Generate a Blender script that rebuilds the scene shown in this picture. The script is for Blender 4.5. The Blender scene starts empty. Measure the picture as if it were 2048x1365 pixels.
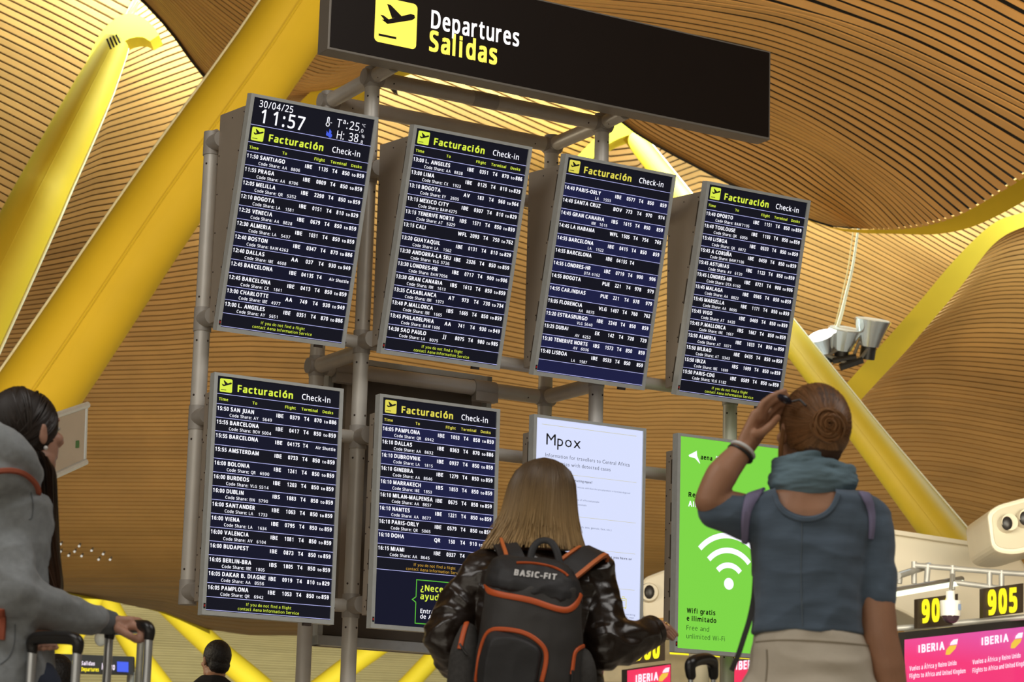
import bpy, bmesh, math, random
import numpy as np
from mathutils import Vector, Matrix, noise
from mathutils.bvhtree import BVHTree
random.seed(7)
PI = math.pi
S = bpy.context.scene
COL = S.collection

# ------------------------------------------------------------------ camera
FPX = 5055.66                      # focal length in pixels of the 2048x1365 frame
CAM_H = 0.55                       # crouching photographer


def rodrigues(w):
    w = Vector(w)
    return Matrix.Rotation(w.length, 3, w.normalized())


RB = rodrigues((-0.18781552868724635, 0.08192550865472539, 0.5351104969865402))   # display wall -> camera axes
TB = Vector((-1.470618353956426, 11.971377687977395, -1.2958838560260162))
UP = RB.col[2].copy()
FW = (Vector((0, 1, 0)) - UP * UP[1]).normalized()
RT = FW.cross(UP)
MW = Matrix((RT, FW, UP))          # camera axes -> world (Z up, heading +Y)
CAM = Vector((0, 0, CAM_H))

cd = bpy.data.cameras.new('camera')
cam = bpy.data.objects.new('camera', cd)
COL.objects.link(cam)
cx, cy, cz = MW @ Vector((1, 0, 0)), MW @ Vector((0, 0, 1)), -(MW @ Vector((0, 1, 0)))
m4 = Matrix((cx, cy, cz)).transposed().to_4x4()
m4.translation = CAM
cam.matrix_world = m4
cd.sensor_fit = 'HORIZONTAL'
cd.sensor_width = 36.0
cd.lens = FPX / 2048 * 36.0
cd.clip_end = 400
cd.dof.use_dof = True
cd.dof.focus_distance = 11.9
cd.dof.aperture_fstop = 9.0
S.camera = cam

# ------------------------------------------------------------------ exposure, sky
S.view_settings.view_transform = 'Standard'
S.view_settings.look = 'None'
S.view_settings.exposure = 0.0
S.view_settings.gamma = 1.0
S.view_settings.use_curve_mapping = False
wd = bpy.data.worlds.new('hall_daylight')
S.world = wd
wd.use_nodes = True
wd.node_tree.nodes['Background'].inputs[0].default_value = (1.0, 0.89, 0.70, 1)
wd.node_tree.nodes['Background'].inputs[1].default_value = 0.21


def ray(px, py):
    return MW @ Vector(((px - 1024) / FPX, 1.0, -(py - 682.5) / FPX))


def W(px, py, Y):
    """point on the vertical plane at distance Y in front of the camera"""
    d = ray(px, py)
    return CAM + d * (Y / d.y)


YAW = math.atan2((MW @ RB.col[0]).y, (MW @ RB.col[0]).x)
O_B = CAM + MW @ TB                # bottom left corner of the lower row of displays
ROT_B = Matrix.Rotation(YAW, 3, 'Z')


def BW(x, y, z):                   # display wall coordinates (z from the lower row's bottom) -> world
    return O_B + ROT_B @ Vector((x, y, z))


# ------------------------------------------------------------------ skylights and added fill lamps
def area(name, loc, target, sx, sy, power, color):
    l = bpy.data.lights.new(name, 'AREA')
    l.shape = 'RECTANGLE'
    l.size, l.size_y = sx, sy
    l.energy = power
    l.color = color
    o = bpy.data.objects.new(name, l)
    COL.objects.link(o)
    o.location = loc
    o.rotation_euler = (Vector(target) - Vector(loc)).to_track_quat('-Z', 'Y').to_euler()
    return o


UPLIGHT = (1.0, 0.86, 0.64)           # warm colour of the added uplights
SKY = (0.66, 0.88, 1.0)            # daylight through the roof openings
area('skylight_lamp', W(860, -150, 34.9), W(860, 700, 38.5), 10.0, 1.2, 4300, SKY)
area('skylight_lamp', W(1640, 330, 34.4), W(1640, 800, 38.0), 4.0, 1.0, 230, SKY)
area('skylight_lamp', W(2230, 300, 34.0), W(2000, 800, 35.5), 2.5, 3.0, 480, SKY)  # lamp added out of frame to brighten the right vault
area('skylight_lamp', W(60, -260, 34.5), W(0, 300, 38), 4.0, 1.0, 300, SKY)
area('skylight_lamp', W(500, 1060, 72.0), W(500, 1330, 90), 40, 3.0, 8800, (0.95, 1.0, 0.82))
area('fill_uplight', W(560, 1490, 57.0), W(520, 1330, 72), 12, 2.0, 1500, (1.0, 0.97, 0.80))  # uplight added below the frame to brighten the far struts
area('overhead_fill', (-4.0, 3.5, 7.5), (0.5, 8.5, 1.2), 5, 3, 190, (1.0, 0.97, 0.93))  # unseen downlights put in for top light on shoulders and hair
area('overhead_fill', (4.0, 5.0, 8.0), (0.5, 9.5, 1.5), 5, 3, 190, (1.0, 0.97, 0.93))
area('fill_uplight', (6.5, 17.0, 3.2), W(1500, 60, 27), 3, 2, 500, UPLIGHT)  # unseen uplights added to brighten the near wave
area('fill_uplight', (-7.5, 16.0, 3.2), W(480, 100, 28), 3, 2, 780, UPLIGHT)
area('canopy_fill', W(1800, 760, 20), W(1900, 1200, 27), 5, 2, 300, (1.0, 0.95, 0.78))  # lamp added to brighten the cream canopy
area('facade_fill', (-6, -10, 6.0), (4, 26, 8), 24, 8, 560, (1.0, 0.92, 0.78))  # soft fill added behind the camera for an unseen glass facade


# ------------------------------------------------------------------ materials
def mat(name, color, rough=0.5, metal=0.0, var=0.12, vscale=6.0, bump=0.0, bscale=40.0, stretch=(1, 1, 1),
        emit=0.0, ecol=None, coat=0.0, island=0.0, sss=0.0, spec=None, sheen=0.0, detail=3.0):
    m = bpy.data.materials.new(name)
    m.use_nodes = True
    nt = m.node_tree
    N, L = nt.nodes, nt.links
    b = N['Principled BSDF']
    b.inputs['Roughness'].default_value = rough
    b.inputs['Metallic'].default_value = metal
    if spec is not None:
        b.inputs['Specular IOR Level'].default_value = spec
    if coat:
        b.inputs['Coat Weight'].default_value = coat
        b.inputs['Coat Roughness'].default_value = 0.15
    if sss:
        b.inputs['Subsurface Weight'].default_value = sss
        b.inputs['Subsurface Radius'].default_value = (0.02, 0.008, 0.004)
        b.inputs['Subsurface Scale'].default_value = 0.3
    if sheen:
        b.inputs['Sheen Weight'].default_value = sheen
    tc = N.new('ShaderNodeTexCoord')
    mp = N.new('ShaderNodeMapping')
    mp.inputs['Scale'].default_value = stretch
    L.new(tc.outputs['Object'], mp.inputs['Vector'])
    nz = N.new('ShaderNodeTexNoise')
    nz.inputs['Scale'].default_value = vscale
    nz.inputs['Detail'].default_value = detail
    L.new(mp.outputs[0], nz.inputs['Vector'])
    rp = N.new('ShaderNodeMapRange')
    rp.inputs['From Min'].default_value = 0.25
    rp.inputs['From Max'].default_value = 0.75
    rp.inputs['To Min'].default_value = 1 - var
    rp.inputs['To Max'].default_value = 1 + var
    L.new(nz.outputs['Fac'], rp.inputs['Value'])
    val = rp.outputs[0]
    if island:
        g = N.new('ShaderNodeNewGeometry')
        r2 = N.new('ShaderNodeMapRange')
        r2.inputs['To Min'].default_value = 1 - island
        r2.inputs['To Max'].default_value = 1 + island
        L.new(g.outputs['Random Per Island'], r2.inputs['Value'])
        mu = N.new('ShaderNodeMath')
        mu.operation = 'MULTIPLY'
        L.new(val, mu.inputs[0])
        L.new(r2.outputs[0], mu.inputs[1])
        val = mu.outputs[0]
    mx = N.new('ShaderNodeMix')
    mx.data_type = 'RGBA'
    mx.blend_type = 'MULTIPLY'
    mx.inputs['Factor'].default_value = 1.0
    mx.inputs[6].default_value = (*color, 1)
    L.new(val, mx.inputs[7])
    L.new(mx.outputs[2], b.inputs['Base Color'])
    if bump:
        n2 = N.new('ShaderNodeTexNoise')
        n2.inputs['Scale'].default_value = bscale
        n2.inputs['Detail'].default_value = 4.0
        L.new(mp.outputs[0], n2.inputs['Vector'])
        bp = N.new('ShaderNodeBump')
        bp.inputs['Strength'].default_value = bump
        bp.inputs['Distance'].default_value = 0.01
        L.new(n2.outputs['Fac'], bp.inputs['Height'])
        L.new(bp.outputs[0], b.inputs['Normal'])
    if emit:
        b.inputs['Emission Color'].default_value = (*(ecol or color), 1)
        b.inputs['Emission Strength'].default_value = emit
    return m


def lin(r, g, b):
    f = lambda c: (c / 255 / 12.92) if c < 10.3 else ((c / 255 + 0.055) / 1.055) ** 2.4
    return (f(r), f(g), f(b))


def glow(name, rgb, k=1.0):
    """a lit screen or lamp colour"""
    c = lin(*rgb)
    return mat(name, tuple(x * 0.15 for x in c), 0.45, emit=k, ecol=c, var=0.02, spec=0.2)


# ------------------------------------------------------------------ mesh helper
class MB:
    def __init__(s):
        s.v, s.f, s.m, s.mi = [], [], [], 0

    def add(s, vs, fs):
        n = len(s.v)
        s.v += [tuple(v) for v in vs]
        s.f += [tuple(i + n for i in f) for f in fs]
        s.m += [s.mi] * len(fs)
        return s

    def mat(s, i):
        s.mi = i
        return s

    def box(s, c, size, rot=None):
        c = Vector(c)
        hx, hy, hz = [a / 2 for a in size]
        vs = [Vector((x, y, z)) for z in (-hz, hz) for y in (-hy, hy) for x in (-hx, hx)]
        if rot is not None:
            vs = [rot @ v for v in vs]
        return s.add([c + v for v in vs], [(0, 2, 3, 1), (4, 5, 7, 6), (0, 1, 5, 4), (2, 6, 7, 3), (0, 4, 6, 2), (1, 3, 7, 5)])

    def b2(s, x0, x1, y0, y1, z0, z1):
        return s.box(((x0 + x1) / 2, (y0 + y1) / 2, (z0 + z1) / 2), (abs(x1 - x0), abs(y1 - y0), abs(z1 - z0)))

    def tube(s, pts, rad, n=12, cap=True, closed=False, sq=1.0, up=None):
        pts = [Vector(p) for p in pts]
        k = len(pts)
        if not hasattr(rad, '__len__'):
            rad = [rad] * k
        ref = None
        rings = []
        for i, p in enumerate(pts):
            if closed:
                t = pts[(i + 1) % k] - pts[i - 1]
            else:
                t = pts[min(i + 1, k - 1)] - pts[max(i - 1, 0)]
            t = t.normalized() if t.length > 1e-9 else Vector((0, 0, 1))
            if ref is None:
                a = Vector(up) if up is not None else (Vector((0, 0, 1)) if abs(t.z) < 0.9 else Vector((1, 0, 0)))
                ref = (a - t * a.dot(t)).normalized()
            else:
                ref = ref - t * ref.dot(t)
                ref = ref.normalized() if ref.length > 1e-6 else t.orthogonal().normalized()
            b = t.cross(ref)
            r = rad[i]
            ra, rb = (r if hasattr(r, '__len__') else (r, r * sq))
            rings.append([p + ref * (rb * math.sin(2 * PI * j / n)) + b * (ra * math.cos(2 * PI * j / n)) for j in range(n)])
        return s.loft(rings, cap, closed)

    def loft(s, rings, cap=True, closed=False):
        n = len(rings[0])
        k = len(rings)
        vs = [v for r in rings for v in r]
        fs = []
        for i in range(k if closed else k - 1):
            a, b = i * n, ((i + 1) % k) * n
            for j in range(n):
                j2 = (j + 1) % n
                fs.append((a + j, a + j2, b + j2, b + j))
        if cap and not closed:
            fs.append(tuple(range(n))[::-1])
            fs.append(tuple(range((k - 1) * n, k * n)))
        return s.add(vs, fs)

    def ell(s, c, r, rot=None, nu=16, nv=10):
        c = Vector(c)
        vs, fs = [], []
        for i in range(nv + 1):
            th = PI * i / nv
            for j in range(nu):
                ph = 2 * PI * j / nu
                v = Vector((r[0] * math.sin(th) * math.cos(ph), r[1] * math.sin(th) * math.sin(ph), r[2] * math.cos(th)))
                vs.append(c + (rot @ v if rot is not None else v))
        for i in range(nv):
            for j in range(nu):
                j2 = (j + 1) % nu
                q = [i * nu + j, i * nu + j2, (i + 1) * nu + j2, (i + 1) * nu + j]
                if i == 0:
                    q = [q[0], q[2], q[3]]
                elif i == nv - 1:
                    q = [q[0], q[1], q[2]]
                fs.append(tuple(q))
        return s.add(vs, fs)

    def prism(s, front, back):
        """polygon front (list of points) joined to the matching polygon back"""
        n = len(front)
        fs = [tuple(range(n)), tuple(range(2 * n - 1, n - 1, -1))]
        fs += [(j, j + n, (j + 1) % n + n, (j + 1) % n) for j in range(n)]
        return s.add(list(front) + list(back), fs)

    def build(s, name, mats, parent=None, smooth=True, ang=40, recalc=True, bevel=0.0):
        me = bpy.data.meshes.new(name)
        me.from_pydata(s.v, [], s.f)
        if not isinstance(mats, (list, tuple)):
            mats = [mats]
        for x in mats:
            me.materials.append(x)
        me.polygons.foreach_set('material_index', s.m)
        if recalc:
            bm = bmesh.new()
            bm.from_mesh(me)
            if bevel:
                bmesh.ops.bevel(bm, geom=[e for e in bm.edges if len(e.link_faces) == 2 and e.calc_face_angle(0) > 0.6], offset=bevel, segments=2, affect='EDGES', profile=0.6)
            bmesh.ops.recalc_face_normals(bm, faces=bm.faces)
            bm.to_mesh(me)
            bm.free()
        if smooth:
            me.shade_smooth()
            try:
                me.set_sharp_from_angle(angle=math.radians(ang))
            except Exception:
                pass
        return link(name, me, parent)


def link(name, me, parent=None):
    me.name = name
    o = bpy.data.objects.new(name, me)
    COL.objects.link(o)
    if parent is not None:
        o.parent = parent
    return o


def thing(name, label, cat, loc=(0, 0, 0), rot=(0, 0, 0), group=None):
    o = bpy.data.objects.new(name, None)
    o.empty_display_size = 0.1
    COL.objects.link(o)
    o.location = loc
    o.rotation_euler = rot
    return tag(o, label, cat, group)


def tag(o, label, cat, group=None):
    o['label'] = label
    o['category'] = cat
    if group:
        o['group'] = group
    return o


def struct(o):
    o['kind'] = 'structure'
    return o


def remesh(mb, voxel=0.005, smooth=6, factor=0.5, disp=None):
    """closed shapes of mb fused into one continuous skin"""
    me = bpy.data.meshes.new('tmp')
    me.from_pydata(mb.v, [], mb.f)
    bm = bmesh.new()
    bm.from_mesh(me)
    bmesh.ops.recalc_face_normals(bm, faces=bm.faces)
    bm.to_mesh(me)
    bm.free()
    o = bpy.data.objects.new('tmp', me)
    COL.objects.link(o)
    r = o.modifiers.new('r', 'REMESH')
    r.mode = 'VOXEL'
    r.voxel_size = voxel
    if smooth:
        sm = o.modifiers.new('s', 'SMOOTH')
        sm.factor = factor
        sm.iterations = smooth
    dg = bpy.context.evaluated_depsgraph_get()
    out = bpy.data.meshes.new_from_object(o.evaluated_get(dg))
    bpy.data.objects.remove(o)
    bpy.data.meshes.remove(me)
    if disp:
        n = len(out.vertices)
        co = np.empty(n * 3)
        out.vertices.foreach_get('co', co)
        co = co.reshape(-1, 3)
        no = np.empty(n * 3)
        out.vertex_normals.foreach_get('vector', no)
        no = no.reshape(-1, 3)
        d = np.array([disp(Vector(c)) for c in co])
        co = co + no * d[:, None]
        out.vertices.foreach_set('co', co.ravel())
        out.update()
    out.shade_smooth()
    return out


def skinobj(name, me, m, parent=None):
    me.materials.clear()
    for x in (m if isinstance(m, (list, tuple)) else [m]):
        me.materials.append(x)
    return link(name, me, parent)


def crom(P, t):
    """Catmull-Rom through points P at t in 0..len-1"""
    n = len(P)
    i = min(int(t), n - 2)
    u = t - i
    p0, p1, p2, p3 = P[max(i - 1, 0)], P[i], P[i + 1], P[min(i + 2, n - 1)]
    return 0.5 * ((2 * p1) + (p2 - p0) * u + (2 * p0 - 5 * p1 + 4 * p2 - p3) * u * u + (3 * p1 - p0 - 3 * p2 + p3) * u ** 3)


def smoothline(P, n):
    P = [Vector(p) for p in P]
    return [crom(P, (len(P) - 1) * i / (n - 1)) for i in range(n)]
# ================================================================== the hall
bamboo = mat('bamboo_slats', (0.50, 0.247, 0.066), 0.55, spec=0.3, var=0.10, vscale=1.3, island=0.10)
bamboo_skylit = mat('skylit_bamboo_slats', (0.62, 0.52, 0.28), 0.5, var=0.06, vscale=1.3, island=0.05)  # bamboo colour paled for the cool skylight on the far wave
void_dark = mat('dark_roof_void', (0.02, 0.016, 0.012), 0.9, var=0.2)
void_bounce = mat('bounce_lit_roof_void', (0.36, 0.21, 0.07), 0.9, var=0.15)  # roof void coloured lighter to show light bounced behind the slats
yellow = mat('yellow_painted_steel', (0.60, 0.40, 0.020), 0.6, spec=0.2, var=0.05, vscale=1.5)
yellow_lit = mat('lit_yellow_steel', (0.84, 0.66, 0.035), 0.6, spec=0.2, var=0.05, vscale=1.5)  # lit copy of the yellow paint: flanges, far rim, far struts
stone = mat('polished_stone_floor', (0.42, 0.38, 0.32), 0.25, var=0.12, vscale=2.0)
plaster = mat('hall_wall_plaster', (0.45, 0.38, 0.24), 0.8, var=0.08, vscale=0.4)

struct(MB().b2(-70, 70, -30, 130, -0.3, 0.0).build('floor', stone))
struct(MB().b2(-70, 70, -30, 119, 17.5, 17.8).build('ceiling', mat('roof_lining', (0.42, 0.26, 0.10), 0.7, var=0.08, vscale=0.5)))
struct(MB().b2(-70, 70, 118, 119, 0, 17.5).build('wall_back', plaster))


def resample(P, n):
    P = [Vector((*p, 0)) for p in P]
    fine = smoothline(P, 16 * len(P))
    acc = [0]
    for a, b in zip(fine, fine[1:]):
        acc.append(acc[-1] + (b - a).length)
    out, k = [], 0
    for i in range(n):
        d = acc[-1] * i / (n - 1)
        while k < len(acc) - 2 and acc[k + 1] < d:
            k += 1
        u = (d - acc[k]) / max(acc[k + 1] - acc[k], 1e-9)
        out.append(fine[k].lerp(fine[k + 1], u))
    return out


def slat_vault(name, guides, depth, vals, nseg, gap, mats, thick=0.05, back=0.35, byx=None):
    """slats lofted across a curved ceiling; guides run along the slats, vals count slats between guides"""
    G = []
    for gi, g in enumerate(guides):
        pl = resample(g, nseg + 1) if byx is None else [Vector((x, y, 0)) for x, y in g]
        G.append([W(q.x, q.y, depth(gi, q.x, q.y)) for q in pl])
    nseg = len(G[0]) - 1
    tot = vals[-1]

    def at(v, j):
        for k in range(len(vals) - 1):
            if v <= vals[k + 1] or k == len(vals) - 2:
                t = k + (v - vals[k]) / (vals[k + 1] - vals[k])
                return crom([g[j] for g in G], min(t, len(G) - 1))
    mb = MB()
    for k in range(int(tot)):
        lo, hi = [], []
        for j in range(nseg + 1):
            lo.append(at(k, j))
            hi.append(at(k + 1 - (gap if not hasattr(gap, '__len__') else gap[0] + (gap[1] - gap[0]) * (k / tot) ** 0.8), j))
        vs, fs = [], []
        for j in range(nseg + 1):
            a, b = lo[j], hi[j]
            jn = min(j + 1, nseg)
            jp = max(j - 1, 0)
            t = lo[jn] - lo[jp]
            n = t.cross(b - a)
            n = n.normalized() if n.length > 1e-9 else Vector((0, 0, 1))
            if n.dot(a - CAM) < 0:
                n = -n
            vs += [a + n * thick, a, b, b + n * thick]
        for j in range(nseg):
            p, q = 4 * j, 4 * j + 4
            for e in range(3):
                fs.append((p + e, p + e + 1, q + e + 1, q + e))
        mb.add(vs, fs)
    o = struct(mb.build(name, mats[0], None, ang=30, recalc=False))
    # closed roof shell behind the slats
    rows = []
    nv = 24
    for i in range(nv + 1):
        v = 0.8 + (tot - 0.8) * i / nv
        row = []
        for j in range(nseg + 1):
            a = at(v, j)
            b = at(min(v + 0.5, tot), j) - at(max(v - 0.5, 0), j)
            t = at(v, min(j + 1, nseg)) - at(v, max(j - 1, 0))
            n = t.cross(b)
            n = n.normalized() if n.length > 1e-9 else Vector((0, 0, 1))
            if n.dot(a - CAM) < 0:
                n = -n
            row.append(a + n * back)
        rows.append(row)
    sb = MB()
    vs = [p for r in rows for p in r]
    w = nseg + 1
    sb.add(vs, [(i * w + j, i * w + j + 1, (i + 1) * w + j + 1, (i + 1) * w + j) for i in range(nv) for j in range(nseg)])
    struct(sb.build('ceiling', mats[1], None, recalc=False))
    return o


# near wave of the roof, seen from below, black gaps between its slats
GA = [
    [(200, -80), (300, 15), (352, 75), (410, 152), (500, 215), (560, 228), (640, 205), (720, 160), (820, 115), (1000, 105), (1150, 165), (1270, 262), (1400, 335), (1500, 385), (1600, 430), (1668, 452)],
    [(230, -95), (330, -5), (430, 100), (520, 168), (590, 192), (680, 178), (780, 120), (900, 85), (1040, 85), (1200, 130), (1350, 195), (1450, 240), (1542, 278), (1620, 318), (1690, 370), (1740, 410), (1790, 460)],
    [(280, -110), (380, -20), (480, 60), (570, 125), (650, 155), (740, 130), (850, 85), (960, 60), (1100, 60), (1280, 100), (1420, 150), (1542, 205), (1624, 246), (1712, 299), (1800, 360), (1896, 440)],
    [(340, -130), (430, -50), (530, 20), (620, 90), (720, 110), (820, 80), (920, 40), (1040, 30), (1180, 45), (1340, 70), (1440, 90), (1542, 117), (1653, 164), (1770, 223), (1888, 296), (2003, 384)],
    [(420, -150), (520, -60), (620, 20), (720, 60), (840, 40), (950, 5), (1080, 0), (1230, 10), (1350, 22), (1448, 38), (1545, 59), (1653, 97), (1770, 146), (1888, 211), (2034, 300), (2085, 330)],
    [(520, -160), (620, -80), (740, -10), (860, -10), (980, -30), (1120, -35), (1260, -20), (1350, -8), (1448, 6), (1595, 32), (1741, 85), (1888, 152), (2048, 234), (2140, 290)],
    [(640, -170), (780, -90), (940, -80), (1100, -80), (1260, -65), (1400, -50), (1550, -25), (1700, 25), (1850, 85), (2048, 185), (2160, 245)],
    [(800, -180), (1000, -140), (1300, -120), (1550, -90), (1750, -30), (1900, 30), (2048, 105), (2170, 170)],
    [(1000, -230), (1300, -200), (1600, -160), (1850, -80), (2048, 20), (2180, 90)]]
GA.append([(x + 40, y - 190) for x, y in GA[-1]])
GA.append([(x + 60, y - 260) for x, y in GA[-1]])
GA = [[(2 * g[0][0] - g[1][0] - 120, 2 * g[0][1] - g[1][1] - 90)] + g + ([(2 * g[-1][0] - g[-2][0] + 160, 2 * g[-1][1] - g[-2][1] + 90)] if k > 5 else []) for k, g in enumerate(GA)]
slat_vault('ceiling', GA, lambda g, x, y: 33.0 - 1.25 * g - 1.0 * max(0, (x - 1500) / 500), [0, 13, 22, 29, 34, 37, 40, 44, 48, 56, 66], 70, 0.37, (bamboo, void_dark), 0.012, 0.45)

# far wave: bright under the skylight, darker towards its trough
XB = [180, 260, 330, 410, 500, 620, 740, 860, 980, 1100, 1220, 1275, 1335, 1400, 1480, 1560, 1640, 1720, 1800, 1900, 2100]
HB = [-15, -85, -122, -152, -180, -186, -150, -100, -45, 10, 54, 48, 5, -22, -10, 22, 68, 113, 165, 228, 335]
FLAT = [0, 0, 0, 0, 2, 6, 14, 22, 30, 38, 44, 47, 49, 52, 55, 58, 62, 66, 72, 80, 96]


def xl(y):
    return max(-110, 232 - (y - 84) * 0.52)


def rowB(y, a, b):
    x0 = xl(y)
    X = [x0 + (330 - x0) * k / 2 for k in range(2)] + XB[2:]
    return [(x, y + a * h + b * q) for x, h, q in zip(X, HB, FLAT)]


BOT = [(x, float(np.interp(x, [-110, 100, 200, 300, 350, 420, 540, 640, 800, 1200, 2150], [1172, 1178, 1196, 1216, 1234, 1264, 1276, 1272, 1262, 1268, 1275]))) for x, _ in rowB(1165, 0, 0)]
GB = [rowB(30, 1.0, 0), rowB(150, 1.0, 0), rowB(300, 0.95, 0), rowB(430, 0.72, 0.3), rowB(560, 0.45, 0.8), rowB(690, 0.22, 1.2), rowB(820, 0.06, 1.3), rowB(940, -0.02, 1.2), rowB(1060, -0.04, 0.8), rowB(1165, -0.06, 0.2), BOT]
dB = [35.8, 36, 36.4, 37, 37.7, 38.6, 39.6, 40.7, 42, 44.5, 51.0]
slat_vault('ceiling', GB, lambda g, x, y: dB[g], [0, 10, 22, 34, 47, 62, 78, 94, 110, 125, 136], 19, (0.36, 0.10), (bamboo, void_bounce), 0.015, 0.12, byx=True)
# bay to the left of the first strut
GL = []
for k in range(6):
    yy = -60 + 130 * k
    xr = xl(yy) + 8
    GL.append([(xr - 330, yy - 165), (xr - 220, yy - 112), (xr - 110, yy - 58), (xr, yy)])
slat_vault('ceiling', GL, lambda g, x, y: 35.9 + 0.55 * g, [0, 10, 20, 30, 40, 50], 14, (0.34, 0.25), (bamboo, void_bounce), 0.015, 0.12)
# vault on the right, its slats almost level
GD = [[(1995, 480), (2050, 452), (2110, 440), (2190, 440), (2600, 470)], [(1914, 570), (1985, 540), (2060, 530), (2190, 540), (2600, 575)], [(1841, 655), (1930, 618), (2040, 608), (2190, 622), (2600, 660)],
      [(1770, 730), (1880, 698), (2040, 700), (2190, 720), (2600, 760)], [(1715, 785), (1850, 768), (2040, 790), (2190, 815), (2600, 855)], [(1640, 880), (1850, 868), (2040, 898), (2190, 925), (2600, 965)],
      [(1590, 1000), (1850, 990), (2040, 1025), (2190, 1050), (2600, 1090)], [(1550, 1130), (1850, 1118), (2040, 1150), (2190, 1175), (2600, 1210)], [(1540, 1300), (1850, 1290), (2040, 1320), (2190, 1340), (2600, 1370)]]
dD = [34.5, 34.7, 35, 35.4, 35.9, 36.8, 38, 39.5, 41]
slat_vault('ceiling', GD, lambda g, x, y: dD[g] + max(0, (1850 - x) / 300), [0, 9, 18, 27, 35, 47, 60, 74, 92], 24, (0.32, 0.08), (bamboo, void_bounce), 0.015, 0.12)
# pale wave at the far end of the hall
GF = [[(-120, 1128), (300, 1150), (700, 1190), (1200, 1215), (1700, 1230), (2150, 1240)], [(-120, 1205), (300, 1220), (700, 1248), (1200, 1270), (1700, 1290), (2150, 1300)],
      [(-120, 1290), (300, 1300), (700, 1320), (1200, 1340), (1700, 1350), (2150, 1360)], [(-120, 1420), (300, 1420), (700, 1425), (1200, 1430), (1700, 1440), (2150, 1450)]]
slat_vault('ceiling', GF, lambda g, x, y: 84 + 5 * g, [0, 18, 36, 60], 24, 0.2, (bamboo_skylit, void_bounce), 0.05, 0.2)


def band(name, outer, inner, depth, m, t=0.35):
    """steel edge band of a roof opening: outline in two curves, real thickness behind"""
    n = 40
    A, B = resample(outer, n), resample(inner, n)
    D = depth if callable(depth) else (lambda q: depth)
    a = [W(q.x, q.y, D(q)) for q in A]
    b = [W(q.x, q.y, D(q)) for q in B]
    mb = MB()
    rings = []
    for p, q in zip(a, b):
        d = (p - CAM).normalized() * t
        rings.append([p, q, q + d, p + d])
    mb.loft(rings)
    return mb.build(name, m, None, ang=30)


# rims of the roof openings, plus an added light baffle
GA0 = GA[0][1:]
struct(band('trim_1', GA0, [(x - 2, y + 4) for x, y in GA0], 32.9, void_dark, 0.4))
baffle = [W(q.x, q.y, 33.15) for q in resample(GA0 + [(1760, 455), (1850, 444), (1950, 410), (2060, 334)], 60)]
mbf = MB()
mbf.loft([[p, p + Vector((0, 0.06, 0)), p + Vector((0, 0.06, 1.9)), p + Vector((0, 0, 1.9))] for p in baffle])
struct(mbf.build('light_baffle', void_dark))  # unseen strip added to keep the skylight lamps off the near slats
struct(band('trim_2', [(1600, 434), (1668, 456), (1760, 459), (1850, 449), (1950, 414), (2060, 338), (2130, 280)], [(1600, 436), (1690, 463), (1790, 468), (1880, 468), (1960, 448), (2060, 396), (2130, 350)], 31.8, yellow, 0.5))
struct(band('trim_3', [(2120, 402), (2048, 425), (1987, 447), (1914, 515), (1841, 601), (1792, 657), (1699, 761), (1640, 830)], [(2120, 440), (2048, 454), (1987, 489), (1918, 578), (1847, 662), (1806, 709), (1731, 790), (1672, 857)], 34.2, yellow, 0.4))
struct(band('trim_4', [(60, 1168), (161, 1188), (215, 1193), (300, 1212), (350, 1230), (420, 1262)], [(60, 1174), (161, 1196), (215, 1202), (300, 1220), (350, 1237), (420, 1269)], 50.8, yellow_lit, 0.4))


FL, FR = 1, -1
highlight_paint = mat('cream_edge_highlight', (0.80, 0.74, 0.48), 0.4, var=0.04)  # cream colour paints the skylight's highlight along a strut edge


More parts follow.
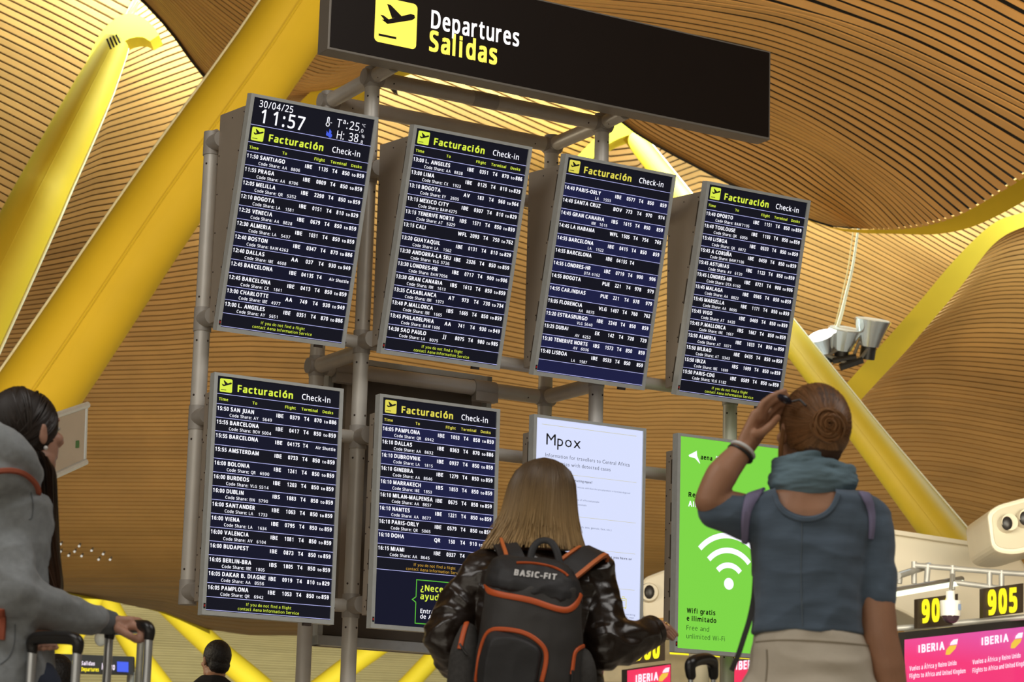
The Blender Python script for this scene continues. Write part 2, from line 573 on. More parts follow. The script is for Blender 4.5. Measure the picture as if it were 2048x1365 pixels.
def strut(label, axis, rad, Y, cap=None, seam=True, paint=None, highlight=0):
    """inclined steel strut, elliptical tapering tube with a raised seam, down to the floor"""
    pts = [W(x, y, Y(i) if callable(Y) else Y) for i, (x, y) in enumerate(axis)]
    base = pts[-1]
    foot = base.copy()
    if base.z > 0.05:
        d = (pts[-1] - pts[-2]).normalized()
        d.z = min(d.z, -0.25)
        foot = base + d * (base.z / -d.z)
    t = thing('strut_column', label, 'column', (foot.x, foot.y, 0), group='yellow roof struts')
    off = Vector((foot.x, foot.y, 0))
    P = [p - off for p in pts]
    R = list(rad)
    if (foot - base).length > 0.05:
        P.append(foot - off)
        R.append(rad[-1])
    n = 28
    fine = smoothline(P, n) if len(P) > 2 else [P[0].lerp(P[1], i / (n - 1)) for i in range(n)]
    rr = [float(np.interp(i * (len(P) - 1) / (n - 1), range(len(R)), R)) for i in range(n)]
    MB().tube(fine, rr, 22, sq=0.93).build('shaft', paint or yellow, t, ang=60)
    if highlight:
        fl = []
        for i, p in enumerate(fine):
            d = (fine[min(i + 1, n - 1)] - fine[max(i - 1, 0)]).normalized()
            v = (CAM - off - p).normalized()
            fl.append(p + d.cross(v).normalized() * highlight * rr[i] * 0.985)
        MB().tube(fl, [r * 0.05 for r in rr], 8).build('edge_highlight', highlight_paint, t)
    if seam:
        # weld seam along the side that faces the hall
        sm = []
        for i, p in enumerate(fine):
            d = fine[min(i + 1, n - 1)] - fine[max(i - 1, 0)]
            d.normalize()
            v = (CAM - off - p).normalized()
            v = (v - d * v.dot(d)).normalized()
            s = d.cross(v)
            sm.append(p + (v * 0.98 + s * 0.12).normalized() * rr[i] * 0.965)
        MB().tube(sm, [r * 0.035 for r in rr], 6).build('weld_seam', yellow, t)
    if cap:
        outer, inner, Yc, mm = cap
        q = 30
        A, B = resample(outer, q), resample(inner, q)
        mb = MB()
        rings = []
        for a, b in zip(A, B):
            p, r = W(a.x, a.y, Yc) - off, W(b.x, b.y, Yc) - off
            rings.append([p, r, r + Vector((0, 0.45, 0)), p + Vector((0, 0.45, 0))])
        mb.loft(rings)
        mb.build('head_flange', mm, t, ang=30)
    return t, off


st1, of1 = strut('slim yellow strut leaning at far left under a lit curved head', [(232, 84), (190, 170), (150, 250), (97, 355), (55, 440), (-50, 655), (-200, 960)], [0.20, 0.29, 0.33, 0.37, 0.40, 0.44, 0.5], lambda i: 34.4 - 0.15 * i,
                 ([(318, 70), (300, 46), (270, 28), (240, 32), (205, 62), (175, 120), (150, 190), (115, 290), (70, 400)], [(300, 82), (285, 74), (262, 76), (240, 88), (215, 112), (195, 150), (172, 200), (135, 300), (88, 404)], 35.3, yellow_lit), highlight=FR)
for i in range(4):
    mb = MB()
    a = W(214 + 6 * i, 78 - 3 * i, 34.0) - of1
    b = W(222 + 6 * i, 98 - 4 * i, 34.0) - of1
    mb.tube([a, b], 0.016, 6)
    mb.build('head_bolt', void_dark, st1)
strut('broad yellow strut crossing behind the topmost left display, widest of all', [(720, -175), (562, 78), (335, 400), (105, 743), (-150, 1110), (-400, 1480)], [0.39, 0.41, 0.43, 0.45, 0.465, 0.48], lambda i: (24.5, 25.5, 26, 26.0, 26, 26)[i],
      ([(560, 262), (600, 205), (640, 168), (690, 128), (760, 95), (840, 70), (930, 60)], [(680, 300), (690, 255), (705, 215), (730, 180), (775, 145), (850, 120), (940, 110)], 31.5, yellow), highlight=FL)
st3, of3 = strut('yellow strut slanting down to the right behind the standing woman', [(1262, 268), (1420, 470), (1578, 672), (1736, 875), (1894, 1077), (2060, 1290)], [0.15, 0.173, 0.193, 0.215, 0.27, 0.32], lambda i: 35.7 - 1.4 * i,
                 ([(1120, 352), (1165, 302), (1205, 264), (1245, 240), (1290, 232), (1340, 240)], [(1150, 362), (1185, 318), (1218, 288), (1252, 272), (1290, 262), (1340, 252)], 35.5, yellow_lit), highlight=FR)
for k, (ax, rr) in enumerate([([(208, 1150), (180, 1205), (150, 1262), (118, 1320), (60, 1420)], 0.30), ([(190, 1160), (215, 1205), (270, 1300), (325, 1375), (390, 1460)], 0.28), ([(310, 1185), (362, 1236), (440, 1308), (520, 1375), (600, 1450)], 0.33),
                              ([(850, 1228), (760, 1290), (700, 1332), (640, 1378), (560, 1440)], 0.30), ([(985, 1205), (905, 1280), (862, 1322), (815, 1372), (740, 1450)], 0.26)]):
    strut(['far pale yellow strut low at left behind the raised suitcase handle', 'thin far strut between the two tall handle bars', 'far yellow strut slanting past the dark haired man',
           'far yellow strut behind the tube poles below the displays', 'far yellow strut just left of the leather jacket'][k], ax, [rr * (1 + 0.03 * q) for q in range(len(ax))], 66 + k, None, False, yellow_lit)
# ================================================================== lettering
INTER = None
try:
    INTER = bpy.data.fonts.load(bpy.utils.system_resource('DATAFILES', path='fonts') + '/NotoSansHebrew-Regular.woff2')   # plain sans shipped with Blender
except Exception:
    pass


RING = [(-1, -.7), (1, -.7), (1, .7), (-1, .7), (-1, 0), (1, 0), (0, .7), (0, -.7), (-.4, -.3), (.4, -.3), (.4, .3), (-.4, .3)]


class Font:
    cache = {}
    CAP = {}

    @classmethod
    def raw(cls, s, off, fam):
        c = bpy.data.curves.new('t', 'FONT')
        c.body = s
        c.size = 1.0
        if fam == 'S' and INTER:
            c.font = INTER
        c.offset = off if (fam == 'G' or not INTER) else 0.0
        c.resolution_u = 2
        o = bpy.data.objects.new('t', c)
        COL.objects.link(o)
        bpy.context.view_layer.update()
        me = bpy.data.meshes.new_from_object(o.evaluated_get(bpy.context.evaluated_depsgraph_get()))
        vs = [tuple(v.co) for v in me.vertices]
        fs = [tuple(p.vertices) for p in me.polygons]
        w = o.dimensions.x
        bpy.data.objects.remove(o)
        bpy.data.curves.remove(c)
        bpy.data.meshes.remove(me)
        return vs, fs, w

    @classmethod
    def glyph(cls, ch, off, fam='S'):
        k = (ch, off, fam)
        if k not in cls.cache:
            if ch == ' ':
                cls.cache[k] = ([], [], 0.17)
            elif ch == 'I' and fam == 'S':
                w, c = 0.085 + 2 * max(off, 0), cls.cap('S')
                cls.cache[k] = ([(0, 0, 0), (w, 0, 0), (w, c, 0), (0, c, 0)], [(0, 1, 2, 3)], w)
            else:
                vs, fs, w = cls.raw(ch, off, fam)
                if vs:
                    x0 = min(v[0] for v in vs)
                    x1 = max(v[0] for v in vs)
                    vs = [(v[0] - x0, v[1], 0) for v in vs]
                    if off > 0 and fam == 'S' and INTER:      # heavier cut: the outline thickened all round
                        n = len(vs)
                        vs = [(v[0] + a * off + off, v[1] + b * off, 0) for a, b in RING[:(4 if off < 0.04 else 12)] for v in vs]
                        fs = [tuple(i + n * q for i in f) for q in range(4 if off < 0.04 else 12) for f in fs]
                        x1 += 2 * off
                    cls.cache[k] = (vs, fs, x1 - x0)
                else:
                    cls.cache[k] = ([], [], 0.3)
        return cls.cache[k]

    @classmethod
    def cap(cls, fam='S'):
        if fam not in cls.CAP:
            vs, _, _ = cls.glyph('H', 0.0, fam)
            cls.CAP[fam] = max(v[1] for v in vs)
        return cls.CAP[fam]


def text(s, cap, bold=0.0, width=None, cond=1.0, sp=0.115, align='L', slant=0.0, fam='S'):
    """flat letters, cap height given; returns verts (x right, y up), faces, width"""
    k = cap / Font.cap(fam)
    V, F = [], []
    x = 0.0
    for ch in s:
        vs, fs, w = Font.glyph(ch, bold, fam)
        extra = sp * (1.5 if ch in "1Iil.:," else 1.0)
        if ch.isdigit() and ch == '1':
            w2 = 0.45 + 2 * max(bold, 0)
            dx = (w2 - w) / 2
        else:
            w2, dx = w, 0
        n = len(V)
        V += [((v[0] + dx + x) * k * cond + slant * v[1] * k, v[1] * k) for v in vs]
        F += [tuple(i + n for i in f) for f in fs]
        x += w2 + extra
    tw = (x - sp) * k * cond
    if width and tw > 0:
        r = width / tw
        V = [(a * r, b) for a, b in V]
        tw = width
    if align == 'R':
        V = [(a - tw, b) for a, b in V]
    elif align == 'C':
        V = [(a - tw / 2, b) for a, b in V]
    return V, F, tw


def put(mb, t, place):
    V, F, _ = t
    if V:
        mb.add([place(a, b) for a, b in V], F)


PLANE = [(0.05, 0.62), (0.16, 0.60), (0.36, 0.78), (0.22, 1.05), (0.34, 1.02), (0.62, 0.83), (0.90, 0.86), (1.0, 0.80), (0.98, 0.73), (0.86, 0.68), (0.30, 0.48)]


def plane_icon(mb_bg, mb_fg, place, x, y, s):
    """takeoff pictogram in a rounded square of side s, lower left corner at x, y"""
    r = 0.10 * s
    pts = []
    for cx_, cy_, a0 in ((x + s - r, y + s - r, 0), (x + r, y + s - r, 90), (x + r, y + r, 180), (x + s - r, y + r, 270)):
        for k in range(6):
            a = math.radians(a0 + 18 * k)
            pts.append(place(cx_ + r * math.cos(a), cy_ + r * math.sin(a), 0))
    mb_bg.add(pts, [tuple(range(len(pts)))])

    def poly(q):
        mb_fg.add([place(x + s * a, y + s * b, 1) for a, b in q], [tuple(range(len(q)))])
    # fuselage, wing, tail, runway line
    poly([(0.16, 0.50), (0.30, 0.43), (0.88, 0.63), (0.95, 0.69), (0.93, 0.755), (0.84, 0.76), (0.30, 0.53)])
    poly([(0.40, 0.575), (0.63, 0.665), (0.36, 0.86), (0.27, 0.87)])
    poly([(0.30, 0.43), (0.34, 0.53), (0.20, 0.60), (0.12, 0.60)])
    poly([(0.10, 0.135), (0.52, 0.135), (0.52, 0.185), (0.10, 0.185)])
# ================================================================== the display wall
alu = mat('brushed_aluminium', (0.68, 0.72, 0.72), 0.38, 0.3, var=0.05, vscale=30)
tube_grey = mat('grey_lacquered_tube', (0.72, 0.69, 0.63), 0.40, 0.15, var=0.06, vscale=8)
joint_grey = mat('grey_cast_joint', (0.50, 0.47, 0.43), 0.5, 0.15, var=0.08, vscale=8)
bolt_dark = mat('dark_bolt', (0.08, 0.06, 0.05), 0.5, 0.5)
taupe = mat('taupe_sheet_steel', (0.45, 0.385, 0.31), 0.55, 0.1, var=0.06, vscale=4)
taupe_dark = mat('dark_vent_slot', (0.09, 0.07, 0.05), 0.8)
lcd = mat('lcd_glass_dark', (0.008, 0.008, 0.013), 0.3, emit=1.0, ecol=(0.0050, 0.0055, 0.0105), var=0.02, spec=0.15)
lcd_blue = mat('lcd_row_navy', (0.008, 0.008, 0.02), 0.3, emit=1.0, ecol=(0.0052, 0.0062, 0.017), var=0.02, spec=0.15)
lcd_deep = mat('lcd_row_indigo', (0.008, 0.008, 0.02), 0.3, emit=1.0, ecol=(0.0105, 0.0125, 0.052), var=0.02, spec=0.15)
t_white = glow('screen_white', (246, 246, 255), 1.05)
t_line = glow('screen_line_white', (188, 190, 250), 1.0)
t_lime = glow('screen_lime', (214, 232, 72), 1.0)
t_gold = glow('screen_gold', (222, 212, 84), 0.95)
t_amber = glow('screen_amber', (205, 160, 60), 0.9)
t_blue = glow('screen_blue', (70, 95, 225), 1.0)
s_white = glow('poster_screen_white', (212, 220, 250), 1.0)
s_green = glow('poster_screen_green', (124, 209, 70), 1.0)
s_green_dk = glow('bubble_green', (92, 190, 60), 0.9)
t_ink = mat('screen_black_ink', (0.012, 0.014, 0.016), 0.4, var=0.02)
t_grey = glow('screen_grey_text', (98, 104, 122), 1.0)
t_tan = glow('screen_tan_rule', (196, 190, 150), 1.0)
t_dkgreen = glow('screen_dark_green_text', (42, 78, 36), 0.9)
red_led = mat('status_red', (0.2, 0.01, 0.01), 0.4, emit=0.25, ecol=(0.8, 0.02, 0.02))

WS, HS, GAP, TILT = 0.70, 1.17, 0.90396, 0.2322
WHITE, LIME, LINE, INK, BLUE, GOLD, GREY, TAN, AMBER, BGRN, DGRN = range(11)
TM = [t_white, t_lime, t_line, t_ink, t_blue, t_gold, t_grey, t_tan, t_amber, s_green_dk, t_dkgreen]


class Panel:
    """picture on one screen, u 0..1 from the left, v 0..1 from the top"""

    def __init__(s, ix, iz, pw, ph):
        s.mb = MB()
        s.fg = MB()
        s.ix, s.iz, s.pw, s.ph = ix, iz, pw, ph

    def p(s, x, y, lay=0):
        return Vector((s.ix + x, 0.0028 - 0.0006 * lay, s.iz + y))

    def txt(s, mi, st, u, v, cap, bold=0.0, width=None, cond=1.0, align='L', lay=1, sp=0.115, fam='S'):
        s.mb.mat(mi)
        t = text(st, cap * s.ph, bold, width * s.pw if width else None, cond, sp, align, 0.0, fam)
        put(s.mb, t, lambda a, b: s.p(u * s.pw + a, (1 - v) * s.ph + b, lay))

    def rect(s, mi, u0, v0, u1, v1, lay=0, mb=None):
        m = mb or s.mb
        m.mat(mi)
        m.add([s.p(u0 * s.pw, (1 - v1) * s.ph, lay), s.p(u1 * s.pw, (1 - v1) * s.ph, lay), s.p(u1 * s.pw, (1 - v0) * s.ph, lay), s.p(u0 * s.pw, (1 - v0) * s.ph, lay)], [(0, 1, 2, 3)])

    def rule(s, v, mi=LINE, u0=0.0, u1=1.0, th=0.0022):
        s.rect(mi, u0, v - th / 2, u1, v + th / 2, 1)

    def arc(s, mi, u, v, r, w, a0, a1, lay=1, n=24):
        s.mb.mat(mi)
        c = (u * s.pw, (1 - v) * s.ph)
        pts = []
        for k in range(n + 1):
            a = math.radians(a0 + (a1 - a0) * k / n)
            pts += [s.p(c[0] + r * math.cos(a), c[1] + r * math.sin(a), lay), s.p(c[0] + (r + w) * math.cos(a), c[1] + (r + w) * math.sin(a), lay)]
        s.mb.add(pts, [(2 * k, 2 * k + 1, 2 * k + 3, 2 * k + 2) for k in range(n)])

    def poly(s, mi, pts, lay=1):
        s.mb.mat(mi)
        s.mb.add([s.p(a * s.pw, (1 - b) * s.ph, lay) for a, b in pts], [tuple(range(len(pts)))])

    def disc(s, mi, u, v, r, lay=1, n=24):
        s.mb.mat(mi)
        s.mb.add([s.p(u * s.pw + r * math.cos(2 * PI * k / n), (1 - v) * s.ph + r * math.sin(2 * PI * k / n), lay) for k in range(n)], [tuple(range(n))])


def flights(P, rows, v0, vrow0, navy, header=True, code=True, yel=LIME, to=True):
    """title line, column heads and the flight rows"""
    hh = (vrow0 - 0.046 - v0) if header else 0.076
    P.rule(v0 + 0.076)
    bg, fg = MB(), MB()
    s = 0.058 * P.ph
    bg.mat(0)
    plane_icon(bg, fg, lambda a, b, l: P.p(a, b, 1 + l), 0.022 * P.pw, (1 - v0 - 0.067) * P.ph, s)
    P.mb.mat(yel)
    P.mb.add(bg.v, bg.f)
    P.mb.mat(INK)
    P.mb.add(fg.v, fg.f)
    P.txt(yel, 'Facturación', 0.165, v0 + 0.058, 0.0285, 0.035, width=0.45)
    P.txt(WHITE, 'Check-in', 0.69, v0 + 0.056, 0.0245, 0.008, width=0.235)
    if header:
        for st, u in (('Time', 0.02), ('To', 0.29), ('Flight', 0.555), ('Terminal', 0.69), ('Desks', 0.865)):
            P.txt(yel, st, u, v0 + 0.104, 0.0118, 0.024)
    P.rule(vrow0)
    ph = 0.0587
    v = vrow0
    for k, r in enumerate(rows):
        tm, city, share, al, num, term, d0, d1 = r
        if navy and (k % 2 == 0):
            P.rect(0 if navy == 1 else 1, 0.0, v + 0.001, 1.0, v + ph - 0.001, 0, P.fg)
        P.txt(WHITE, tm, 0.008, v + 0.0265, 0.0158, 0.034, width=0.094)
        P.txt(WHITE, city, 0.118, v + 0.0265, 0.0162, 0.034, cond=0.88)
        if share:
            if code:
                P.txt(WHITE, 'Code Share:', 0.112, v + 0.0505, 0.0128, 0.010, width=0.178)
            a, b = share
            P.txt(WHITE, a, 0.305, v + 0.0505, 0.0128, 0.010, cond=0.88)
            P.txt(WHITE, b, 0.452, v + 0.0505, 0.0128, 0.010, align='R', width=0.074)
        P.txt(WHITE, al, 0.488, v + 0.028, 0.0158, 0.034, cond=0.93)
        P.txt(WHITE, num, 0.638, v + 0.028, 0.0158, 0.034, align='C', width=0.0198 * len(num))
        P.txt(WHITE, term, 0.715, v + 0.028, 0.0158, 0.034, width=0.042)
        if d0 == 'Air Shuttle':
            P.txt(WHITE, d0, 0.985, v + 0.028, 0.0125, 0.024, align='R', width=0.165)
        elif d0:
            P.txt(WHITE, d0, 0.80, v + 0.028, 0.0158, 0.034, width=0.060)
            if to:
                P.txt(WHITE, 'to', 0.880, v + 0.028, 0.0120, 0.024, width=0.033)
            P.txt(WHITE, d1, 0.983, v + 0.028, 0.0158, 0.034, align='R', width=0.060)
        v += ph
        P.rule(v)
    return v


def footer(P, v, yel=LIME):
    P.txt(yel, 'If you do not find a flight', 0.5, v + 0.026, 0.0118, 0.006, align='C', width=0.36)
    P.txt(yel, 'contact Aena Information Service', 0.5, v + 0.046, 0.0118, 0.006, align='C', width=0.49)


def R(s):
    """'11:50|SANTIAGO|AA 8806|IBE|1135|T4|850 859' -> row"""
    a = s.split('|')
    sh = tuple(a[2].split()) if a[2] else None
    d = a[6].split()
    if a[6] == 'Air Shuttle':
        return a[0], a[1], sh, a[3], a[4], a[5], 'Air Shuttle', ''
    if not d:
        return a[0], a[1], sh, a[3], a[4], a[5], '', ''
    return a[0], a[1], sh, a[3], a[4], a[5], d[0], d[1]


T1 = '''11:50|SANTIAGO|AA 8806|IBE|1135|T4|850 859
11:55|PRAGA|AA 8706|IBE|0809|T4|850 859
12:05|MELILLA|QR 5352|IBE|2290|T4|850 859
12:10|BOGOTA|LA 1581|IBE|0151|T4|810 829
12:25|VENECIA|AA 8828|IBE|0679|T4|850 859
12:30|ALMERIA|LA 5437|IBE|1031|T4|850 859
12:40|BOSTON|BAW 4263|IBE|0347|T4|870 886
12:40|DALLAS|IBE 4608|AA|037|T4|930 949
12:45|BARCELONA||IBE|0413S|T4|Air Shuttle
12:45|BARCELONA|CX 1841|IBE|0413|T4|850 859
13:00|CHARLOTTE|IBE 4977|AA|749|T4|930 949
13:00|L. ANGELES|AY 5651|IBE|0351|T4|870 886'''
T2 = '''13:00|L. ANGELES|AA 8838|IBE|0351|T4|870 886
13:00|LIMA|CX 1923|IBE|0125|T4|810 829
13:10|BOGOTA|EY 2605|AV|183|T4|960 964
13:15|MEXICO CITY|BAW 4275|IBE|0307|T4|810 829
13:15|TENERIFE NORTE|AT 5329|IBS|1571|T4|850 859
13:15|CALI||WFL|2093|T4|750 762
13:20|GUAYAQUIL|LA 1562|IBE|0131|T4|810 829
13:30|ANDORRA-LA SEU|VLG 5726|IBE|2326|T4|850 859
13:30|LONDRES-HR|BAW 7056|IBE|0717|T4|900 906
13:30|GRAN CANARIA|IBE 1613|IBS|1613|T4|850 859
13:35|CASABLANCA|IBE 1973|AT|973|T4|730 734
13:40|P.MALLORCA|IBE 1665|IBS|1665|T4|850 859
13:45|PHILADELPHIA|BAW 1606|AA|741|T4|930 949
14:30|SAO PAULO|LA 8075|JJ|8075|T4|980 985'''
T3 = '''14:40|PARIS-ORLY|LA 1553|IBE|0577|T4|850 859
14:40|SANTA CRUZ||BOV|773|T4|970 974
14:45|GRAN CANARIA|IBE 1615|IBS|1615|T4|850 859
14:45|LA HABANA||WFL|1505|T4|754 765
14:55|BARCELONA|LA 1522|IBE|0415|T4|850 859
14:55|BARCELONA||IBE|0415S|T4|
14:55|LONDRES-HR|DTA 6162|IBE|0719|T4|900 906
14:55|BOGOTA||PUE|221|T4|978 979
14:55|CAR.INDIAS||PUE|221|T4|978 979
15:05|FLORENCIA|AA 8875|VLG|1497|T4|760 762
15:20|ESTRASBURGO|VLG 5640|IBE|2240|T4|850 859
15:25|DUBAI|AV 6252|EK|142|T4|720 729
15:30|TENERIFE NORTE|AV 6036|IBS|1573|T4|850 859
15:40|LISBOA|LA 1587|IBE|0533|T4|850 859'''
T4_ = '''15:40|OPORTO|BAW 7105|IBE|1151|T4|850 859
15:40|TOULOUSE|QR 6956|IBE|1193|T4|850 859
15:40|LISBOA|QR 6872|IBE|0533|T4|850 859
15:45|A CORUÑA|BAW 7106|IBE|0459|T4|850 859
15:45|ASTURIAS|AV 6120|IBE|1123|T4|850 859
15:45|LONDRES-HR|DTA 6160|IBE|0721|T4|900 906
15:45|MALAGA|AA 8822|IBE|0565|T4|850 859
15:45|MARSELLA|AA 8695|IBE|1171|T4|850 859
15:45|VIGO|AT 5435|IBE|0469|T4|850 859
15:45|P.MALLORCA|IBE 1667|IBS|1667|T4|850 859
15:50|ALMERIA|AT 5371|IBE|1033|T4|850 859
15:50|BILBAO|AT 5343|IBE|0435|T4|850 859
15:50|IBIZA|IBE 1699|IBS|1699|T4|850 859
15:50|PARIS-CDG|VLG 5182|IBE|0589|T4|850 859'''
T5 = '''15:50|SAN JUAN|AY 5649|IBE|0379|T4|870 886
15:55|BARCELONA|BOV 5004|IBE|0417|T4|850 859
15:55|BARCELONA||IBE|0417S|T4|Air Shuttle
15:55|AMSTERDAM||IBE|0733|T4|850 859
16:00|BOLONIA|QR 6590|IBE|1241|T4|850 859
16:00|BURDEOS|VLG 5514|IBE|1203|T4|850 859
16:00|DUBLIN|EIN 5790|IBS|1883|T4|850 859
16:00|SANTANDER|LA 1733|IBE|1063|T4|850 859
16:00|VIENA|LA 1634|IBE|0795|T4|850 859
16:00|VALENCIA|AV 6104|IBE|1081|T4|850 859
16:00|BUDAPEST||IBE|0873|T4|850 859
16:05|BERLIN-BRA|IBE 1805|IBS|1805|T4|850 859
16:05|DAKAR B. DIAGNE|AA 8556|IBE|0919|T4|810 829
16:05|PAMPLONA|QR 6942|IBE|1053|T4|850 859'''
T6 = '''16:05|PAMPLONA|QR 6942|IBE|1053|T4|850 859
16:10|DALLAS|AA 8632|IBE|0363|T4|870 886
16:10|DUBROVNIK|LA 1815|IBE|0937|T4|850 859
16:10|GINEBRA|AA 8646|IBE|1279|T4|850 859
16:10|MARRAKECH|IBE 1853|IBS|1853|T4|850 859
16:10|MILAN-MALPENSA|AA 8657|IBE|0675|T4|850 859
16:10|NANTES|AA 8677|IBE|1221|T4|850 859
16:10|PARIS-ORLY|QR 5065|IBE|0579|T4|850 859
16:10|DOHA||QR|150|T4|910 915
16:15|MIAMI|AA 8645|IBE|0337|T4|850 859'''


def display(row, col, label, draw, panel_mat):
    tl = TILT if row == 0 else 0.0
    loc = BW(col * GAP + (0.0269 if row == 0 else 0), 0.0644 if row == 0 else 0.0, 1.38953 if row == 0 else 0.0)
    t = thing('information_display', label, 'screen', loc, (tl, 0, YAW), 'information displays on the tube stand')
    bz = 0.019
    # slim aluminium frame
    fr = MB()
    d = 0.045
    fr.b2(0, bz, -0.004, d, 0, HS).b2(WS - bz, WS, -0.004, d, 0, HS).b2(bz, WS - bz, -0.004, d, 0, bz * 1.1).b2(bz, WS - bz, -0.004, d, HS - bz * 0.8, HS)
    fr.build('frame', alu, t, smooth=False)
    pn = MB().b2(bz, WS - bz, 0.004, d, bz * 1.1, HS - bz * 0.8)
    pn_ = pn.build('screen_panel', panel_mat, t, smooth=False)
    MB().b2(0.006, 0.016, -0.0055, -0.003, 0.03, 0.055).build('status_light', [t_ink], t, smooth=False)
    MB().b2(0.008, 0.014, -0.0065, -0.005, 0.038, 0.048).build('status_led', red_led, t, smooth=False)
    MB().b2(WS * 0.77, WS * 0.83, 0.0, 0.02, -0.014, 0.001).build('maker_tag', bolt_dark, t, smooth=False)
    # steel housing behind: its back stands upright while the upper row leans forward
    z0, z1 = (0.045, HS - 0.055) if row == 0 else (0.07, HS - 0.085)

    def back(z):
        if row == 1:
            return 0.125
        # world-vertical back plane
        return (0.115 + math.sin(TILT) * z) / math.cos(TILT)
    x0, x1 = 0.012, WS - 0.012
    y0 = d + 0.014

    def ch(z, inset):
        return back(z) - inset
    prof = [(y0, z0), (back(z0) + 0.0, z0 - (0.0 if row else 0.02)), (back(z1 - 0.03), z1 - (0.0 if row else 0.05)), (y0, z1)]
    h = MB().prism([Vector((x0, a, b)) for a, b in prof], [Vector((x1, a, b)) for a, b in prof])
    ho_ = h.build('housing', taupe, t, smooth=False, bevel=0.004)
    MB().b2(0.02, WS - 0.02, d - 0.002, y0 + 0.004, z0 + 0.02, z1 - 0.02).build('gasket', taupe_dark, ho_, smooth=False)
    for k in range(5):
        sl = MB()
        a = z0 + (z1 - z0) * (0.02 + 0.2 * k)
        sl.b2(x0 - 0.0015, x0 + 0.01, y0, y0 + 0.014, a, a + (z1 - z0) * (0.13 if k % 2 == 0 else 0.10))
        sl.build('vent_slot', taupe_dark, ho_, smooth=False)
    for k in range(6):
        a = z0 + (z1 - z0) * (0.04 + 0.18 * k)
        for q in ((x0 - 0.001, (y0 + back(a)) / 2 if k in (0, 5) else back(a) - 0.012, a), (x0 - 0.001, y0 + 0.02, a + 0.03)):
            MB().ell(q, (0.003, 0.004, 0.004), None, 8, 6).build('rivet', bolt_dark, ho_)
    P = Panel(bz, bz * 1.1, WS - 2 * bz, HS - bz * 1.9)
    draw(P)
    if P.fg.v:
        P.fg.build('row_bands', [lcd_blue, lcd_deep], pn_, smooth=False, recalc=False)
    o = P.mb.build('lettering', TM, pn_, smooth=False, recalc=False)
    return t


def rows(s):
    return [R(x) for x in s.split('\n')]


def draw1(P):
    P.txt(WHITE, '30/04/25', 0.05, 0.038, 0.029, 0.006, width=0.275)
    P.txt(WHITE, '11:57', 0.06, 0.104, 0.058, 0.012, width=0.375)
    P.txt(WHITE, 'Tª:25', 0.695, 0.062, 0.036, 0.0, width=0.19)
    P.txt(WHITE, ',0', 0.89, 0.066, 0.016, 0.0)
    P.txt(WHITE, 'ºC', 0.905, 0.040, 0.0125, 0.0)
    P.txt(WHITE, 'H: 38', 0.71, 0.112, 0.036, 0.0, width=0.18)
    P.txt(WHITE, ',8', 0.90, 0.116, 0.016, 0.0)
    P.txt(WHITE, '%', 0.915, 0.088, 0.0135, 0.0)
    # thermometer and drops
    P.disc(WHITE, 0.622, 0.058, 0.011)
    P.rect(WHITE, 0.612, 0.030, 0.632, 0.054, 1)
    P.disc(WHITE, 0.622, 0.030, 0.0065)
    P.disc(INK, 0.622, 0.058, 0.007, 2)
    P.rect(INK, 0.6185, 0.031, 0.6255, 0.056, 2)
    P.rect(WHITE, 0.642, 0.047, 0.655, 0.050, 1)
    for u, v, r in ((0.655, 0.104, 0.011), (0.632, 0.101, 0.008), (0.652, 0.089, 0.007)):
        P.disc(BLUE, u, v, r)
        P.poly(BLUE, [(u - r / P.pw * 0.8, v - 0.003), (u - r / P.pw * 0.9, v - r * 1.9), (u + r / P.pw * 0.5, v - 0.006)])
    P.rule(0.118)
    v = flights(P, rows(T1), 0.118, 0.2345, 1)
    footer(P, v)
    P.rule(0.996)


def std(tx, navy, **kw):
    def f(P):
        v = flights(P, rows(tx), 0.0, 0.1195, navy, **kw)
        footer(P, v, kw.get('yel', LIME))
        P.rule(0.996)
    return f


def draw3(P):
    flights(P, rows(T3), 0.0, 0.1195, 2, header=False, code=False, yel=GOLD, to=False)
    P.rect(1, 0, 0.945, 1, 1.0, 0, P.fg)
    P.rule(0.996)


def draw6(P):
    v = flights(P, rows(T6), 0.0, 0.1195, 2, yel=GOLD)
    footer(P, v, AMBER)
    P.rule(0.76)
    P.rect(0, 0, 0.762, 1, 1.0, 0, P.fg)
    # speech bubble outline with its question
    x0, x1, a, b = 0.345, 0.95, 0.79, 0.985
    w = 0.004
    for q in ((x0, a, x1, a + w), (x0, b - w, x1, b), (x1 - w * 1.7, a, x1, b), (x0, a, x0 + w * 1.7, 0.868), (x0, 0.892, x0 + w * 1.7, b)):
        P.rect(BGRN, *q, 1)
    P.poly(BGRN, [(x0, 0.866), (x0 + 0.007, 0.868), (x0 - 0.02, 0.880), (x0 + 0.007, 0.890), (x0, 0.893), (x0 - 0.034, 0.880)])
    P.txt(LIME, '¿Necesitas', 0.385, 0.838, 0.026, 0.022)
    P.txt(LIME, 'ayuda?', 0.385, 0.875, 0.026, 0.022)
    P.txt(WHITE, 'Entra en el', 0.39, 0.936, 0.018, 0.012)
    P.txt(WHITE, 'de Aena.', 0.39, 0.960, 0.018, 0.012)


